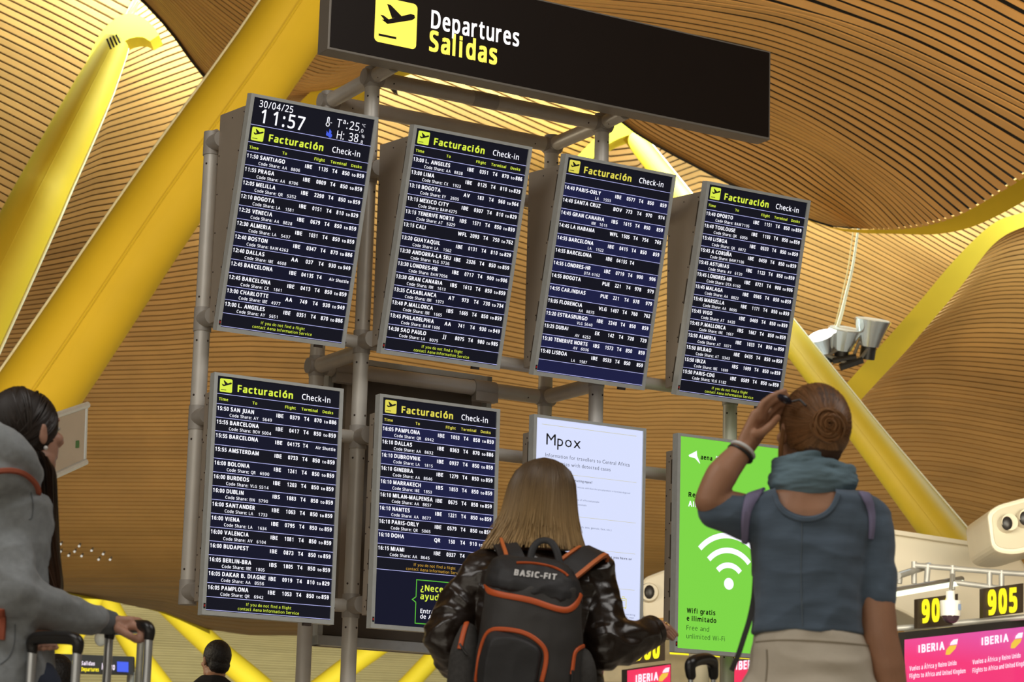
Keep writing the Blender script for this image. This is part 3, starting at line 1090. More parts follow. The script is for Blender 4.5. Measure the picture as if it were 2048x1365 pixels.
def draw7(P):
    P.rule(0.028, TAN, 0.05, 0.94, 0.002)
    P.txt(INK, 'Mpox', 0.095, 0.120, 0.052, 0.0, width=0.32, fam='G')
    P.txt(INK, 'Information for travellers to Central Africa', 0.09, 0.176, 0.0175, -0.008, width=0.79, fam='G')
    P.txt(INK, 'or countries with detected cases', 0.09, 0.209, 0.0175, -0.008, width=0.61, fam='G')
    for v in (0.247, 0.437, 0.582, 0.75):
        P.rule(v, TAN, 0.09, 0.95, 0.0016)
    P.txt(INK, 'What is the risk of contracting mpox?', 0.09, 0.276, 0.011, 0.012, width=0.44, fam='G')
    P.txt(GREY, 'Close contact, in the context of sexual relations, with those that are symptomatic or have been diagnosed', 0.09, 0.304, 0.0075, 0.0, width=0.80, fam='G')
    P.txt(GREY, 'Contact with objects of affected people', 0.20, 0.362, 0.0075, 0.0, width=0.40, fam='G')
    P.txt(GREY, 'Contact with wild animals', 0.20, 0.384, 0.0075, 0.0, width=0.28, fam='G')
    P.txt(GREY, 'Skin rash (including the mouth, anus, genitals, face, etc.)', 0.16, 0.486, 0.0085, 0.0, width=0.56, fam='G')
    P.txt(INK, 'If you suspect that you have or', 0.45, 0.612, 0.011, 0.012, width=0.47, fam='G')
    P.txt(GREY, 'with animals.', 0.55, 0.650, 0.0075, 0.0, width=0.2, fam='G')
    for k, st in enumerate(('should not bring', 'or animals, meat', 'foods in your', 'luggage')):
        P.txt(GREY, st, 0.80, 0.868 + 0.0135 * k, 0.0082, 0.0, width=(0.16, 0.15, 0.13, 0.1)[k], fam='G')
    # suitcase outline
    u0, u1, a, b = 0.815, 0.875, 0.792, 0.836
    for q in ((u0, a, u1, a + .003), (u0, b - .003, u1, b), (u0, a, u0 + .006, b), (u1 - .006, a, u1, b), (u0 + .012, a + .009, u1 - .012, a + .0115),
              (u0 + .018, a - .009, u0 + .022, a), (u1 - .022, a - .009, u1 - .018, a), (u0 + .018, a - .009, u1 - .018, a - .006), (u0 + .006, b, u0 + .014, b + .004), (u1 - .014, b, u1 - .006, b + .004)):
        P.rect(GOLD, *q, 1)


def draw8(P):
    P.poly(WHITE, [(0.085, 0.086), (0.16, 0.062), (0.165, 0.060), (0.17, 0.085), (0.20, 0.118), (0.198, 0.121), (0.15, 0.098), (0.09, 0.093)])
    P.txt(INK, 'aena', 0.205, 0.098, 0.0205, 0.036, width=0.115)
    P.txt(WHITE, 'aeropuertos', 0.355, 0.083, 0.0115, 0.014, width=0.19)
    P.txt(WHITE, 'airports', 0.355, 0.102, 0.0115, 0.0, width=0.13)
    P.rule(0.114, WHITE, 0.355, 0.60, 0.0015)
    P.txt(INK, 'Red', 0.09, 0.284, 0.0215, 0.034, width=0.105)
    P.txt(WHITE, 'AIRPORT', 0.09, 0.330, 0.0255, 0.036, width=0.26)
    for r in (0.085, 0.165, 0.245):
        P.arc(WHITE, 0.50, 0.678, r, 0.030, 42, 138)
    P.disc(WHITE, 0.50, 0.678, 0.032)
    P.txt(INK, 'Wifi gratis', 0.09, 0.832, 0.0215, 0.032, width=0.28)
    P.txt(INK, 'e ilimitado', 0.09, 0.868, 0.0215, 0.032, width=0.29)
    P.txt(DGRN, 'Free and', 0.09, 0.912, 0.0215, 0.0, width=0.22)
    P.txt(DGRN, 'unlimited Wi-Fi', 0.09, 0.951, 0.0215, 0.0, width=0.38)


display(0, 0, 'departure display with date, clock 11:57 and temperature above its flights', draw1, lcd)
display(0, 1, 'departure display of upper row from 13:00 L. ANGELES to 14:30 SAO PAULO', std(T2, 1), lcd)
display(0, 2, 'upper row departure display starting at 14:40 PARIS-ORLY, indigo rows, no footer', draw3, lcd)
display(0, 3, 'upper rightmost departure display starting at 15:40 OPORTO', std(T4_, 1), lcd)
display(1, 0, 'lower leftmost departure display starting at 15:50 SAN JUAN', std(T5, 1), lcd)
display(1, 1, 'lower row departure display with green speech bubble under its flights', draw6, lcd)
display(1, 2, 'white lower row display headed Mpox, partly behind blonde woman', draw7, s_white)
display(1, 3, 'green lower row display with white Wi-Fi symbol', draw8, s_green)

# ------------------------------------------------------------------ tube stand
foot = BW(1.66, 0.5, 0)
stand = thing('display_stand', 'grey steel tube stand carrying the displays and the departures sign', 'stand', (foot.x, foot.y, 0), (0, 0, YAW))
ZB = O_B.z
inv = ROT_B.transposed()


def SL(x, y, z):                  # display wall coordinates -> stand coordinates
    return inv @ (BW(x, y, z) - Vector((foot.x, foot.y, 0)))


YF, YR, RT_ = 0.30, 0.83, 0.040
XP = (0.055, 0.945, 2.38, 3.27)
XR = (0.955, 2.38)
ZT = 2.905


def stube(a, b, r=RT_, name='tube', m=None):
    return MB().tube([SL(*a), SL(*b)], r, 20).build(name, m or tube_grey, stand)


for x, zt, zb in ((XP[0], 2.41, 0.13), (XP[1], ZT, -ZB), (XP[2], ZT, -ZB), (XP[3], 2.41, -ZB)):
    stube((x, YF, zb), (x, YF, zt), name='pole')
for x in XR:
    stube((x, YR, -ZB), (x, YR, ZT), name='pole')
LV = (0.13, 0.99, 1.485, 2.39)
# crossbars in the front plane, depth bars, rear bars
for z in LV:
    stube((XP[0], YF, z), (XP[1], YF, z), 0.034, 'crossbar')
    stube((XP[1], YF, z), (XP[2], YF, z), 0.034, 'crossbar')
    stube((XP[2], YF, z), (XP[3], YF, z), 0.034, 'crossbar')
stube((XP[1], YF, ZT), (XP[2], YF, ZT), RT_, 'crossbar')
ZR = 1.44
for z in (ZT, ZR):
    stube((XR[0], YR, z), (XR[1], YR, z), 0.041, 'crossbar')
    for a, b in ((XP[1], XR[0]), (XP[2], XR[1])):
        stube((a, YF, z), (b, YR, z), 0.041, 'depth_bar')
# stub arms with rounded joints that hold each housing and the sign
for x in XP:
    for z in LV:
        MB().tube([SL(x, YF, z), SL(x, YF - 0.12, z)], 0.043, 16).tube([SL(x, YF, z - 0.06), SL(x, YF, z + 0.06)], 0.045, 18).build('joint', joint_grey, stand)
for x in (XP[1], XP[2]):
    MB().tube([SL(x, YF, ZT), SL(x, 0.07, ZT + 0.01)], 0.04, 16).build('sign_arm', tube_grey, stand)
for x, y in ((XP[1], YF), (XP[2], YF), (XR[0], YR), (XR[1], YR)):
    for z in (ZT, ZR) if y == YR else (ZT,):
        mb = MB()
        for d in ((1, 0, 0), (0, 1, 0), (0, 0, 1)):
            v = Vector(d) * 0.055
            mb.tube([SL(x, y, z) - v, SL(x, y, z) + v], 0.0425, 16)
        mb.build('joint', joint_grey, stand)
for x in (1.62,):
    MB().tube([SL(x - 0.075, YF, ZT), SL(x + 0.075, YF, ZT)], 0.043, 18).build('sleeve', joint_grey, stand)
for x in (1.12, 1.98):
    MB().tube([SL(x - 0.07, YR, ZR), SL(x + 0.07, YR, ZR)], 0.047, 18).box(SL(x, YR - 0.02, ZR - 0.05), (0.14, 0.05, 0.05)).build('sleeve', joint_grey, stand)
# bolts near the joints
bolt_me = MB().ell((0, 0, 0), (0.0055,) * 3, None, 8, 6).build('bolt', bolt_dark, stand)
first = [bolt_me]


def bolt(p):
    o = first.pop() if first else bolt_me.copy()
    if o is not bolt_me:
        COL.objects.link(o)
    o.location = p


for x in XP:
    for z in LV + (ZT,):
        if z == ZT and x in (XP[0], XP[3]):
            continue
        for dz in (-0.11, 0.11):
            if (z == ZT and dz > 0) or (z == LV[3] and dz > 0 and x in (XP[0], XP[3])) or (z == LV[0] and dz < 0 and x == XP[0]):
                continue
            for a in (-60, 25):
                t = math.radians(a)
                bolt(SL(x + RT_ * math.sin(t), YF - RT_ * math.cos(t), z + dz))
        for dx in (-0.11, 0.11):
            if (x == XP[0] and dx < 0) or (x == XP[3] and dx > 0) or (z == ZT and (x == XP[1]) == (dx < 0)):
                continue
            bolt(SL(x + dx, YF - RT_ * 0.8, z - 0.02))
for x in XR:
    for z in (ZT, ZR):
        for dz in (-0.11,):
            for a in (-60, 25):
                t = math.radians(a)
                bolt(SL(x + RT_ * math.sin(t), YR - RT_ * math.cos(t), z + dz))
        for dx in (-0.13, 0.13):
            if (x == XR[0]) == (dx < 0):
                continue
            bolt(SL(x + dx, YR - RT_ * 0.8, z - 0.02))
for x in XP[1:3]:
    for dz in (0.02, -0.025):
        bolt(SL(x - 0.02, YF - 0.10, ZT + dz))
MB().tube([SL(XP[0], YF, 2.37), SL(XP[0], YF, 2.43), SL(XP[0] + 0.03, YF, 2.445)], [0.043, 0.043, 0.03], 16).build('end_cap', joint_grey, stand)
MB().tube([SL(XP[0], YF, 0.10), SL(XP[0], YF, 0.16)], 0.043, 16).build('end_cap', joint_grey, stand)
for x, y in ((XP[1], YF), (XP[2], YF), (XP[3], YF), (XR[0], YR), (XR[1], YR)):
    MB().tube([SL(x, y, -ZB), SL(x, y, -ZB + 0.012)], 0.10, 24).build('foot_plate', joint_grey, stand)

# ------------------------------------------------------------------ departures sign
sx0, sx1, sz0, sz1 = 0.503, 3.271, 2.885, 3.402
sg = thing('departures_sign', 'long dark backlit sign reading Departures Salidas above the displays', 'sign', BW(sx0, -0.05, sz0), (0, 0, YAW))
sw, sh = sx1 - sx0, sz1 - sz0
sign_dark = mat('sign_dark_brown_face', (0.017, 0.0105, 0.0075), 0.42, var=0.04, spec=0.25)
sign_rim = mat('sign_grey_rim', (0.30, 0.27, 0.23), 0.45, 0.3, var=0.05)
sign_white = glow('sign_white_letters', (255, 250, 250), 1.4)
sign_yellow = glow('sign_yellow_letters', (252, 228, 90), 1.35)
MB().b2(0.012, sw - 0.012, -0.004, 0.02, 0.014, sh - 0.01).build('face', sign_dark, sg, smooth=False)
MB().b2(0, sw, 0.0, 0.115, 0, sh).build('case', sign_rim, sg, smooth=False, bevel=0.004)
bg, fg = MB(), MB()
SP = lambda a, b, l=0: Vector((a, -0.0052 - 0.0008 * l, b))


def sign_xz(px, py):
    """picture spot on the sign's face"""
    q = inv @ (CAM - BW(sx0, -0.05, sz0))
    d = inv @ ray(px, py)
    s_ = (-0.005 - q.y) / d.y
    h = q + d * s_
    return h.x, h.z


a0 = sign_xz(748, 82)
a1 = sign_xz(832, 96)
ic = a1[0] - a0[0]
plane_icon(bg, fg, lambda a, b, l: SP(a, b, l), a0[0], a0[1], ic)
bg.build('pictogram', sign_yellow, sg, smooth=False, recalc=False)
fg.build('pictogram_plane', sign_dark, sg, smooth=False, recalc=False)
for st, (qx, qy), (rx_, ry_), m_, bo_ in (('Departures', (862, 55), (1038, 88), sign_white, 0.022), ('Salidas', (858, 100), (994, 124), sign_yellow, 0.034)):
    p0 = sign_xz(qx, qy)
    p1 = sign_xz(rx_, ry_)
    mb = MB()
    put(mb, text(st, 0.094 if st[0] == 'D' else 0.105, bo_, p1[0] - p0[0]), lambda a, b: SP(p0[0] + a, p0[1] + b))
    mb.build('lettering', m_, sg, smooth=False, recalc=False)['label'] = ('white word Departures' if st[0] == 'D' else 'yellow word Salidas')

# ------------------------------------------------------------------ rear facing cabinet on the far side of the stand
yb = 0.90
rc = thing('rear_cabinet', 'large grey brown cabinet hung on far side of the tube stand', 'cabinet', BW(1.05, yb, -0.12), (0, 0, YAW))
l0 = BW(1.05, yb, -0.12)


def rear(px, py, y):
    q = inv @ (CAM - l0)
    d = inv @ ray(px, py)
    return q + d * ((y - yb - q.y) / d.y)


c0 = rear(634, 1290, yb)
c1 = rear(984, 765, yb)
x0, x1, z0, z1 = c0.x, c1.x, c0.z + 0.0, c1.z + 0.03
shell = MB().b2(x0, x1, 0.06, 0.13, z0, z1)
shell.build('shell', taupe, rc, smooth=False, bevel=0.004)
MB().b2(x0, x0 + 0.03, 0, 0.08, z0, z1).b2(x1 - 0.03, x1, 0, 0.08, z0, z1).b2(x0, x1, 0, 0.08, z1 - 0.03, z1).b2(x0, x1, -0.01, 0.08, z0, z0 + 0.05).build('rim', alu, rc, smooth=False)
MB().b2(x0 + 0.10, x0 + 0.17, -0.02, 0.08, z0 + 0.22, z1 - 0.05).build('upright', taupe, rc, smooth=False)
MB().b2(x0 + 0.04, x1 - 0.1, 0.045, 0.065, z0 + 0.06, z1 - 0.04).build('back_panel', mat('dark_taupe_panel', (0.15, 0.125, 0.10), 0.6), rc, smooth=False)
# ================================================================== things farther back in the hall
cream = mat('cream_lacquered_shell', (0.66, 0.60, 0.46), 0.4, var=0.03, vscale=3)
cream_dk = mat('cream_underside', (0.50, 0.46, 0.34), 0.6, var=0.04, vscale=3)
rack_grey = mat('grey_rack_tube', (0.42, 0.42, 0.40), 0.45, 0.3)
black_plastic = mat('black_plastic', (0.018, 0.016, 0.015), 0.4, var=0.1)
sign_brown = mat('number_sign_brown', (0.035, 0.022, 0.012), 0.5)
num_yellow = glow('number_yellow', (255, 236, 40), 1.15)
tube_light = glow('fluorescent_white', (250, 255, 225), 1.6)
white_case = mat('white_camera_case', (0.80, 0.80, 0.76), 0.35, var=0.03)
dome = mat('smoked_dome', (0.05, 0.03, 0.04), 0.08, var=0.05)
logo_white = glow('logo_white', (250, 235, 250), 1.0)
logo_gold = glow('logo_gold', (230, 190, 70), 1.0)
chrome = mat('chrome_reflector', (0.75, 0.74, 0.72), 0.12, 0.9, var=0.04)
lamp_grey = mat('lamp_housing_grey', (0.20, 0.18, 0.15), 0.45, 0.4)
lamp_hot = glow('lamp_glass_lit', (255, 255, 245), 3.0)


def magenta_screen(name, top, bot):
    m = mat(name, (0.1, 0.02, 0.05), 0.4, var=0.02)
    nt = m.node_tree
    N, L = nt.nodes, nt.links
    b = N['Principled BSDF']
    tc = N.new('ShaderNodeTexCoord')
    sp = N.new('ShaderNodeSeparateXYZ')
    L.new(tc.outputs['Generated'], sp.inputs[0])
    cr = N.new('ShaderNodeValToRGB')
    cr.color_ramp.elements[0].color = (*lin(*bot), 1)
    cr.color_ramp.elements[1].color = (*lin(*top), 1)
    cr.color_ramp.elements[0].position = 0.55
    L.new(sp.outputs['Z'], cr.inputs[0])
    L.new(cr.outputs[0], b.inputs['Emission Color'])
    b.inputs['Emission Strength'].default_value = 1.0
    return m


pink = magenta_screen('advert_pink', (206, 92, 178), (232, 40, 110))
crimson = magenta_screen('advert_crimson', (232, 40, 86), (236, 40, 80))


def quad_px(px, Y, thick, name, m, parent, off, bevel=0.0):
    """slab whose front outline follows photo points on the vertical plane(s) Y"""
    ys = Y if hasattr(Y, '__len__') else [Y] * len(px)
    a = [W(x, y, d) - off for (x, y), d in zip(px, ys)]
    n = (a[1] - a[0]).cross(a[2] - a[0]).normalized()
    if n.dot(a[0] + off - CAM) < 0:
        n = -n
    return MB().prism(a, [p + n * thick for p in a]).build(name, m, parent, smooth=False, bevel=bevel)


def rounded(pts, r, n=5):
    out = []
    k = len(pts)
    for i in range(k):
        p, a, b = Vector((*pts[i], 0)), Vector((*pts[i - 1], 0)), Vector((*pts[(i + 1) % k], 0))
        u, v = (a - p), (b - p)
        rr = min(r, u.length * .45, v.length * .45)
        s, e = p + u.normalized() * rr, p + v.normalized() * rr
        for j in range(n + 1):
            t = j / n
            q = s * (1 - t) ** 2 + p * 2 * t * (1 - t) + e * t * t
            out.append((q.x, q.y))
    return out


class Plane:
    """upright plane through two photo points at given distances"""

    def __init__(s, p0, p1, y0, y1, front=0.0):
        s.a = W(*p0, y0)
        d = W(*p1, y1) - s.a
        s.n = Vector((d.y, -d.x, 0)).normalized()
        if s.n.y > 0:
            s.n = -s.n
        s.a = s.a + s.n * front

    def hit(s, px, py):
        d = ray(px, py)
        return CAM + d * ((s.a - CAM).dot(s.n) / d.dot(s.n))


def slab(px, pl, thick, name, m, parent, off):
    a = [pl.hit(x, y) - off for x, y in px]
    return MB().prism(a, [p - pl.n * thick for p in a]).build(name, m, parent, smooth=False)


def text_px(st, p0, p1, hpx, Y, bold, m, parent, off, name='lettering', slant=0.0, fam='S', dy=-0.03):
    """a line of letters running from p0 to p1 in the plane that joins both ends"""
    if hasattr(Y, 'hit'):
        a, b = Y.hit(*p0), Y.hit(*p1)
        Y0, Y1 = a.y, b.y
        a, b = a - off, b - off
    else:
        Y0 = Y1 = Y
        a, b = W(*p0, Y) - off, W(*p1, Y) - off
    ex = (b - a)
    wd_ = ex.length
    ex.normalize()
    ez = Vector((0, 0, 1))
    mb = MB()
    put(mb, text(st, hpx * (Y0 + Y1) / 2 / FPX, bold, wd_, slant=slant, fam=fam), lambda q, r: a + ex * q + ez * r + Vector((0, dy, 0)))
    return mb.build(name, m, parent, smooth=False, recalc=False)


def at_base(name, label, cat, p, group=None, z=0.0):
    t = thing(name, label, cat, (p.x, p.y, z), group=group)
    return t, Vector((p.x, p.y, z))


# ---- check-in islands: canopy on posts, number plates, advert screens
YC = 27.0
t, of = at_base('checkin_canopy', 'cream rounded canopy over check-in desks at right, behind standing woman', 'canopy', W(1900, 1150, YC + 0.5))
quad_px(rounded([(1500, 1024), (1790, 1062), (1950, 1086), (2045, 1106), (2075, 1200), (2075, 1330), (1960, 1290), (1850, 1250), (1790, 1216), (1500, 1180)], 46), YC + 0.3, 1.2, 'shell', cream, t, of, 0.03)
quad_px([(1788, 1060), (1952, 1085), (1952, 1093), (1788, 1069)], YC + 0.2, 0.3, 'top_lip', cream, t, of)
p = W(1640, 1200, YC + 0.9) - of
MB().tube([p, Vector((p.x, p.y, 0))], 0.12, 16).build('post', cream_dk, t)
p = W(2120, 1260, YC + 0.9) - of
MB().tube([p, Vector((p.x, p.y, 0))], 0.12, 16).build('post', cream_dk, t)

t, of = at_base('spotlight_pod', 'cream rounded pod with two recessed round spotlights, upper right of check-in', 'light', W(2060, 1050, 25))
quad_px(rounded([(1974, 1026), (1996, 1010), (2150, 968), (2150, 1075), (2030, 1112), (1984, 1104)], 22), 25, 1.2, 'shell', cream, t, of, 0.03)
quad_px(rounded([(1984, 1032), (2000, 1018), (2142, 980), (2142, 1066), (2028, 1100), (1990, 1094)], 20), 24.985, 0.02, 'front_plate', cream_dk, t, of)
for (x, y) in ((2010, 1050), (2045, 1040), (2082, 1030)):
    p = W(x, y, 24.98) - of
    MB().tube([p + Vector((0.03, -0.10, 0.015)), p + Vector((0, 0.1, 0))], [0.085, 0.10], 20).build('spotlight_ring', cream, t)
    MB().ell(p + Vector((0.0, -0.10, 0.0)), (0.055, 0.03, 0.07)).build('spotlight_opening', black_plastic, t)
p = W(2110, 1060, 25.6) - of
MB().tube([p, Vector((p.x + 2.0, p.y, p.z - 0.0)), Vector((p.x + 2.0, p.y, 0))], 0.10, 12).build('post', cream_dk, t)

t, of = at_base('sign_rack', 'grey tube rack carrying the yellow desk number plates', 'rack', W(1910, 1150, 25.5))
Yk = 25.5


def rk(a, b, r=0.028, ya=Yk, yb=Yk):
    return MB().tube([W(*a, ya) - of, W(*b, yb) - of], r, 10).build('rack_bar', rack_grey, t)


rk((1826, 1131), (2006, 1146))
rk((1905, 1165), (2006, 1178))
for x, y0, y1 in ((1828, 1124, 1168), (1905, 1132, 1180), (1979, 1142, 1180), (2003, 1142, 1176)):
    rk((x, y0), (x, y1))
rk((1796, 1152), (1858, 1132), 0.035, Yk - 0.4, Yk + 0.4)
rk((1856, 1130), (1853, 1165), 0.03)
rk((1800, 1150), (1798, 1168), 0.03)
rk((1790, 1258), (2060, 1234), 0.03)
p = W(2055, 1234, Yk) - of
rk((2003, 1146), (2070, 1150))
MB().tube([W(2070, 1150, Yk) - of, Vector((W(2070, 1150, Yk) - of).xy.to_3d())], 0.05, 12).build('rack_post', rack_grey, t)

t, of = at_base('tube_light', 'bright white tube light hung from the rack beside standing woman', 'light', W(1850, 1180, 25.2), z=W(1850, 1180, 25.2).z - 0.2)
a, b = W(1770, 1193, 24.6) - of, W(1925, 1166, 25.6) - of
MB().tube([a, b], 0.026, 12).build('tube', tube_light, t)
MB().tube([a + Vector((0, 0.03, 0.04)), b + Vector((0, 0.03, 0.04))], 0.03, 8).build('reflector', lamp_grey, t)
MB().tube([b + Vector((0, 0.03, 0.05)), W(1905, 1166, Yk) - of], 0.012, 8).build('hanger', rack_grey, t)


def number_sign(label, outline, Y, st, p0, p1, h):
    ctr = W(sum(q[0] for q in outline) / 4, sum(q[1] for q in outline) / 4, Y[0])
    t, of = at_base('desk_number_sign', label, 'sign', ctr, 'desk number plates', ctr.z - 0.25)
    pl = Plane(outline[0], outline[1], Y[0], Y[1])
    slab(outline, pl, 0.06, 'plate', sign_brown, t, of)
    text_px(st, p0, p1, h, pl, 0.055, num_yellow, t, of, dy=-0.02)
    return t


number_sign('dark desk plate with yellow 905 at the right edge', [(1966, 1178), (2047, 1167), (2047, 1226), (1966, 1237)], (25.2, 25.4), '905', (1975, 1229), (2034, 1222), 44)
number_sign('dark desk plate with yellow 90 partly hidden by the dome camera', [(1835, 1199), (1916, 1188), (1916, 1250), (1835, 1258)], (25.3, 25.5), '904', (1843, 1245), (1900, 1239), 41)
number_sign('dark desk plate with yellow figures just below the blonde woman\'s outstretched hand', [(1262, 1280), (1330, 1276), (1330, 1322), (1262, 1330)], (27.2, 27.4), '900', (1270, 1321), (1319, 1315), 32)

t, of = at_base('dome_camera', 'white dome camera hanging in front of the 90 plate', 'camera', W(1900, 1215, 24.9), z=W(1900, 1215, 24.9).z - 0.3)
c = W(1901, 1218, 24.9) - of
MB().tube([c + Vector((0, 0, -0.075)), c + Vector((0, 0, 0.075))], [0.098, 0.105], 24).build('case', white_case, t)
MB().tube([c + Vector((0, 0, 0.075)), c + Vector((0, 0, 0.17))], 0.045, 16).build('stem', white_case, t)
MB().tube([c + Vector((0, 0, 0.17)), W(1905, 1150, Yk) - of], 0.02, 8).build('hanger', rack_grey, t)
MB().ell(c + Vector((0, 0, -0.075)), (0.088, 0.088, 0.075)).build('dome', dome, t)
MB().box(c + Vector((0.075, -0.072, 0.01)), (0.03, 0.02, 0.06)).build('badge', mat('blue_badge', (0.03, 0.09, 0.22), 0.4), t, smooth=False)


def emblem(p, s, Y, t, of):
    """slanted two-tone wing beside the name"""
    for q, m, nm in (([(0.0, 0.0), (0.25, 0.0), (0.62, 0.38), (0.70, 0.62), (0.25, 0.55), (0.05, 0.3)], logo_gold, 'wing_emblem'), ([(0.27, 0.60), (0.72, 0.66), (0.78, 1.0), (0.50, 0.95), (0.33, 0.78)], logo_white, 'wing_emblem')):
        MB().add([Y.hit(p[0] + s * a, p[1] - s * b) - of + Vector((0, -0.03, 0)) for a, b in q], [tuple(range(len(q)))]).build(nm, m, t, smooth=False, recalc=False)


def advert(label, outline, bez, Y, m, logos, lines, group='red and pink airline screens over the check-in desks'):
    ctr = W(outline[0][0], outline[3][1], Y[0])
    t, of = at_base('checkin_screen', label, 'screen', ctr, group)
    pl = Plane(outline[0], outline[1], Y[0], Y[1])
    slab(outline, pl, 0.10, 'case', black_plastic, t, of)
    (x0, y0), (x1, y1), (x2, y2), (x3, y3) = outline
    slab([(x0 + 1, y0 + bez), (x1 - 1, y1 + bez), (x2 - 1, y2 - 4), (x3 + 1, y3 - 4)], Plane(outline[0], outline[1], Y[0], Y[1], 0.012), 0.02, 'screen_panel', m, t, of)
    for p0, p1, h, e, es in logos:
        text_px('IBERIA', p0, p1, h, pl, 0.045, logo_white, t, of)
        emblem(e, es, pl, t, of)
    for st, p0, p1, h in lines:
        text_px(st, p0, p1, h, pl, 0.02, logo_white, t, of)
    # feet down to the desk row
    for x, y, d in ((outline[3][0] + 12, outline[3][1] - 2, Y[0]), (outline[2][0] - 12, outline[2][1] - 2, Y[1])):
        p = W(x, y, d + 0.05) - of
        MB().tube([p, Vector((p.x, p.y, 0))], 0.05, 10).build('post', lamp_grey, t)
    return t


advert('wide pink airline screen at the lower right corner', [(1811, 1265), (2120, 1232), (2120, 1440), (1811, 1450)], 15, (24.5, 26.0), pink,
       [((1836, 1307), (1888, 1300), 15, (1890, 1311), 32), ((1962, 1292), (2016, 1284), 15, (2020, 1298), 32)],
       [('Vuelos a África y Reino Unido', (1818, 1343), (1912, 1331), 8.5), ('Flights to Africa and United Kingdom', (1818, 1358), (1930, 1347), 8.5),
        ('Vuelos a África y Reino Unido', (1944, 1330), (2040, 1316), 8.5), ('Flights to Africa and United Kingdom', (1944, 1347), (2056, 1331), 8.5)])
advert('crimson airline screen behind the leather jacket sleeve', [(1256, 1340), (1342, 1328), (1342, 1430), (1256, 1432)], 2, (27.0, 27.4), crimson, [((1271, 1367), (1316, 1361), 15, (1317, 1364), 28)], [])
advert('crimson airline screen under the green display', [(1452, 1322), (1530, 1318), (1530, 1420), (1452, 1424)], 2, (27.5, 27.8), crimson, [((1471, 1341), (1520, 1336), 16, (1521, 1340), 26)], [])

t, of = at_base('checkin_canopy', 'cream canopy end with a dark round opening, between white and green displays', 'canopy', W(1310, 1190, 29))
quad_px(rounded([(1284, 1158), (1330, 1140), (1440, 1120), (1440, 1235), (1330, 1248), (1286, 1240)], 14), 29, 1.0, 'shell', cream, t, of, 0.03)
p = W(1298, 1186, 28.97) - of
MB().tube([p + Vector((0.0, -0.06, 0)), p + Vector((0, 0.05, 0))], [0.10, 0.12], 20).build('spotlight_ring', cream, t)
MB().ell(p + Vector((0, -0.06, 0)), (0.06, 0.03, 0.08)).build('spotlight_opening', black_plastic, t)
quad_px([(1286, 1238), (1440, 1232), (1440, 1244), (1286, 1252)], 28.9, 0.2, 'amber_edge', mat('amber_edge', (0.50, 0.26, 0.03), 0.5), t, of)
p = W(1400, 1200, 29.4) - of
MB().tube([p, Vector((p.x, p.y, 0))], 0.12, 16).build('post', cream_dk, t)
t, of = at_base('checkin_backwall', 'beige check-in back wall below the green display', 'wall panel', W(1400, 1300, 31))
a, b = W(1190, 1262, 31) - of, W(1830, 1300, 31) - of
MB().b2(a.x, b.x, 0, 0.2, 0, a.z).build('panel', mat('beige_partition', (0.50, 0.43, 0.29), 0.7), t, smooth=False)
MB().b2(a.x, b.x, -0.02, 0, 0, a.z - 0.62).build('dark_base', mat('grey_brown_partition', (0.20, 0.17, 0.13), 0.7), t, smooth=False)
t, of = at_base('light_strip', 'thin yellow light strip just under the green display', 'light', W(1420, 1314, 30.5), z=W(1420, 1314, 30.5).z - 0.1)
a, b = W(1340, 1304, 30.5) - of, W(1530, 1316, 30.5) - of
MB().tube([a, b], 0.032, 10).build('tube', num_yellow, t)
MB().tube([a.lerp(b, 0.5), a.lerp(b, 0.5) + Vector((0, 0.5, 0))], 0.02, 8).build('bracket', rack_grey, t)

# ---- cluster of floodlights hung on a cable in front of the bright vault
Yf = 33.6
top = W(1716, 452, Yf)
t, of = at_base('floodlight_cluster', 'cluster of grey floodlights hung by pale rods, left one lit', 'light', W(1690, 700, Yf), z=W(1690, 720, Yf).z)
rod = glow('lit_steel_rod', (250, 240, 170), 0.75)
pts = [(1718, 448), (1712, 490), (1704, 540), (1692, 590), (1683, 628), (1672, 664)]
MB().tube(smoothline([W(x, y, Yf) - of for x, y in pts], 16), [0.014 + 0.012 * k / 15 for k in range(16)], 8).build('suspension_rod', mat('pale_steel_rod', (0.85, 0.80, 0.58), 0.3, 0.2), t)
MB().tube(smoothline([W(x - 10 + 4 * k / 5, y, Yf + 0.1) - of for k, (x, y) in enumerate(pts)], 16), 0.009, 8).build('suspension_rod', mat('tan_steel_rod', (0.65, 0.48, 0.22), 0.4, 0.2), t)
for (x, y), d, r, ln, lit in (((1646, 686), (-0.35, -0.5, 0.8), 0.19, 0.22, True), ((1688, 676), (0.1, -0.35, 0.9), 0.235, 0.24, False), ((1742, 662), (0.1, -0.3, 0.95), 0.25, 0.3, False)):
    p = W(x, y, Yf) - of
    d = Vector(d).normalized()
    lb = MB().tube([p - d * ln * 0.7, p - d * ln * 0.2, p + d * ln * 0.45, p + d * ln * 0.5], [r * 0.55, r * 0.72, r, r * 1.02], 22).build('lamp_body', chrome, t)
    MB().tube([p + d * ln * 0.5, p + d * (ln * 0.5 + 0.01)], r * 0.92, 22).build('lamp_glass', lamp_hot if lit else mat('lamp_glass_dark', (0.35, 0.32, 0.26), 0.15), lb)
    MB().tube([p - d * ln * 0.7, p - d * ln * 1.3], r * 0.42, 14).build('lamp_ballast', black_plastic, lb)
for a, b, r in (((1640, 704), (1700, 730), 0.03), ((1700, 730), (1722, 676), 0.022), ((1655, 712), (1690, 690), 0.025), ((1680, 735), (1725, 720), 0.05), ((1665, 722), (1712, 714), 0.045), ((1742, 690), (1715, 726), 0.025)):
    MB().tube([W(*a, Yf) - of, W(*b, Yf) - of], r, 8).build('bracket', lamp_grey if r < 0.04 else black_plastic, t)

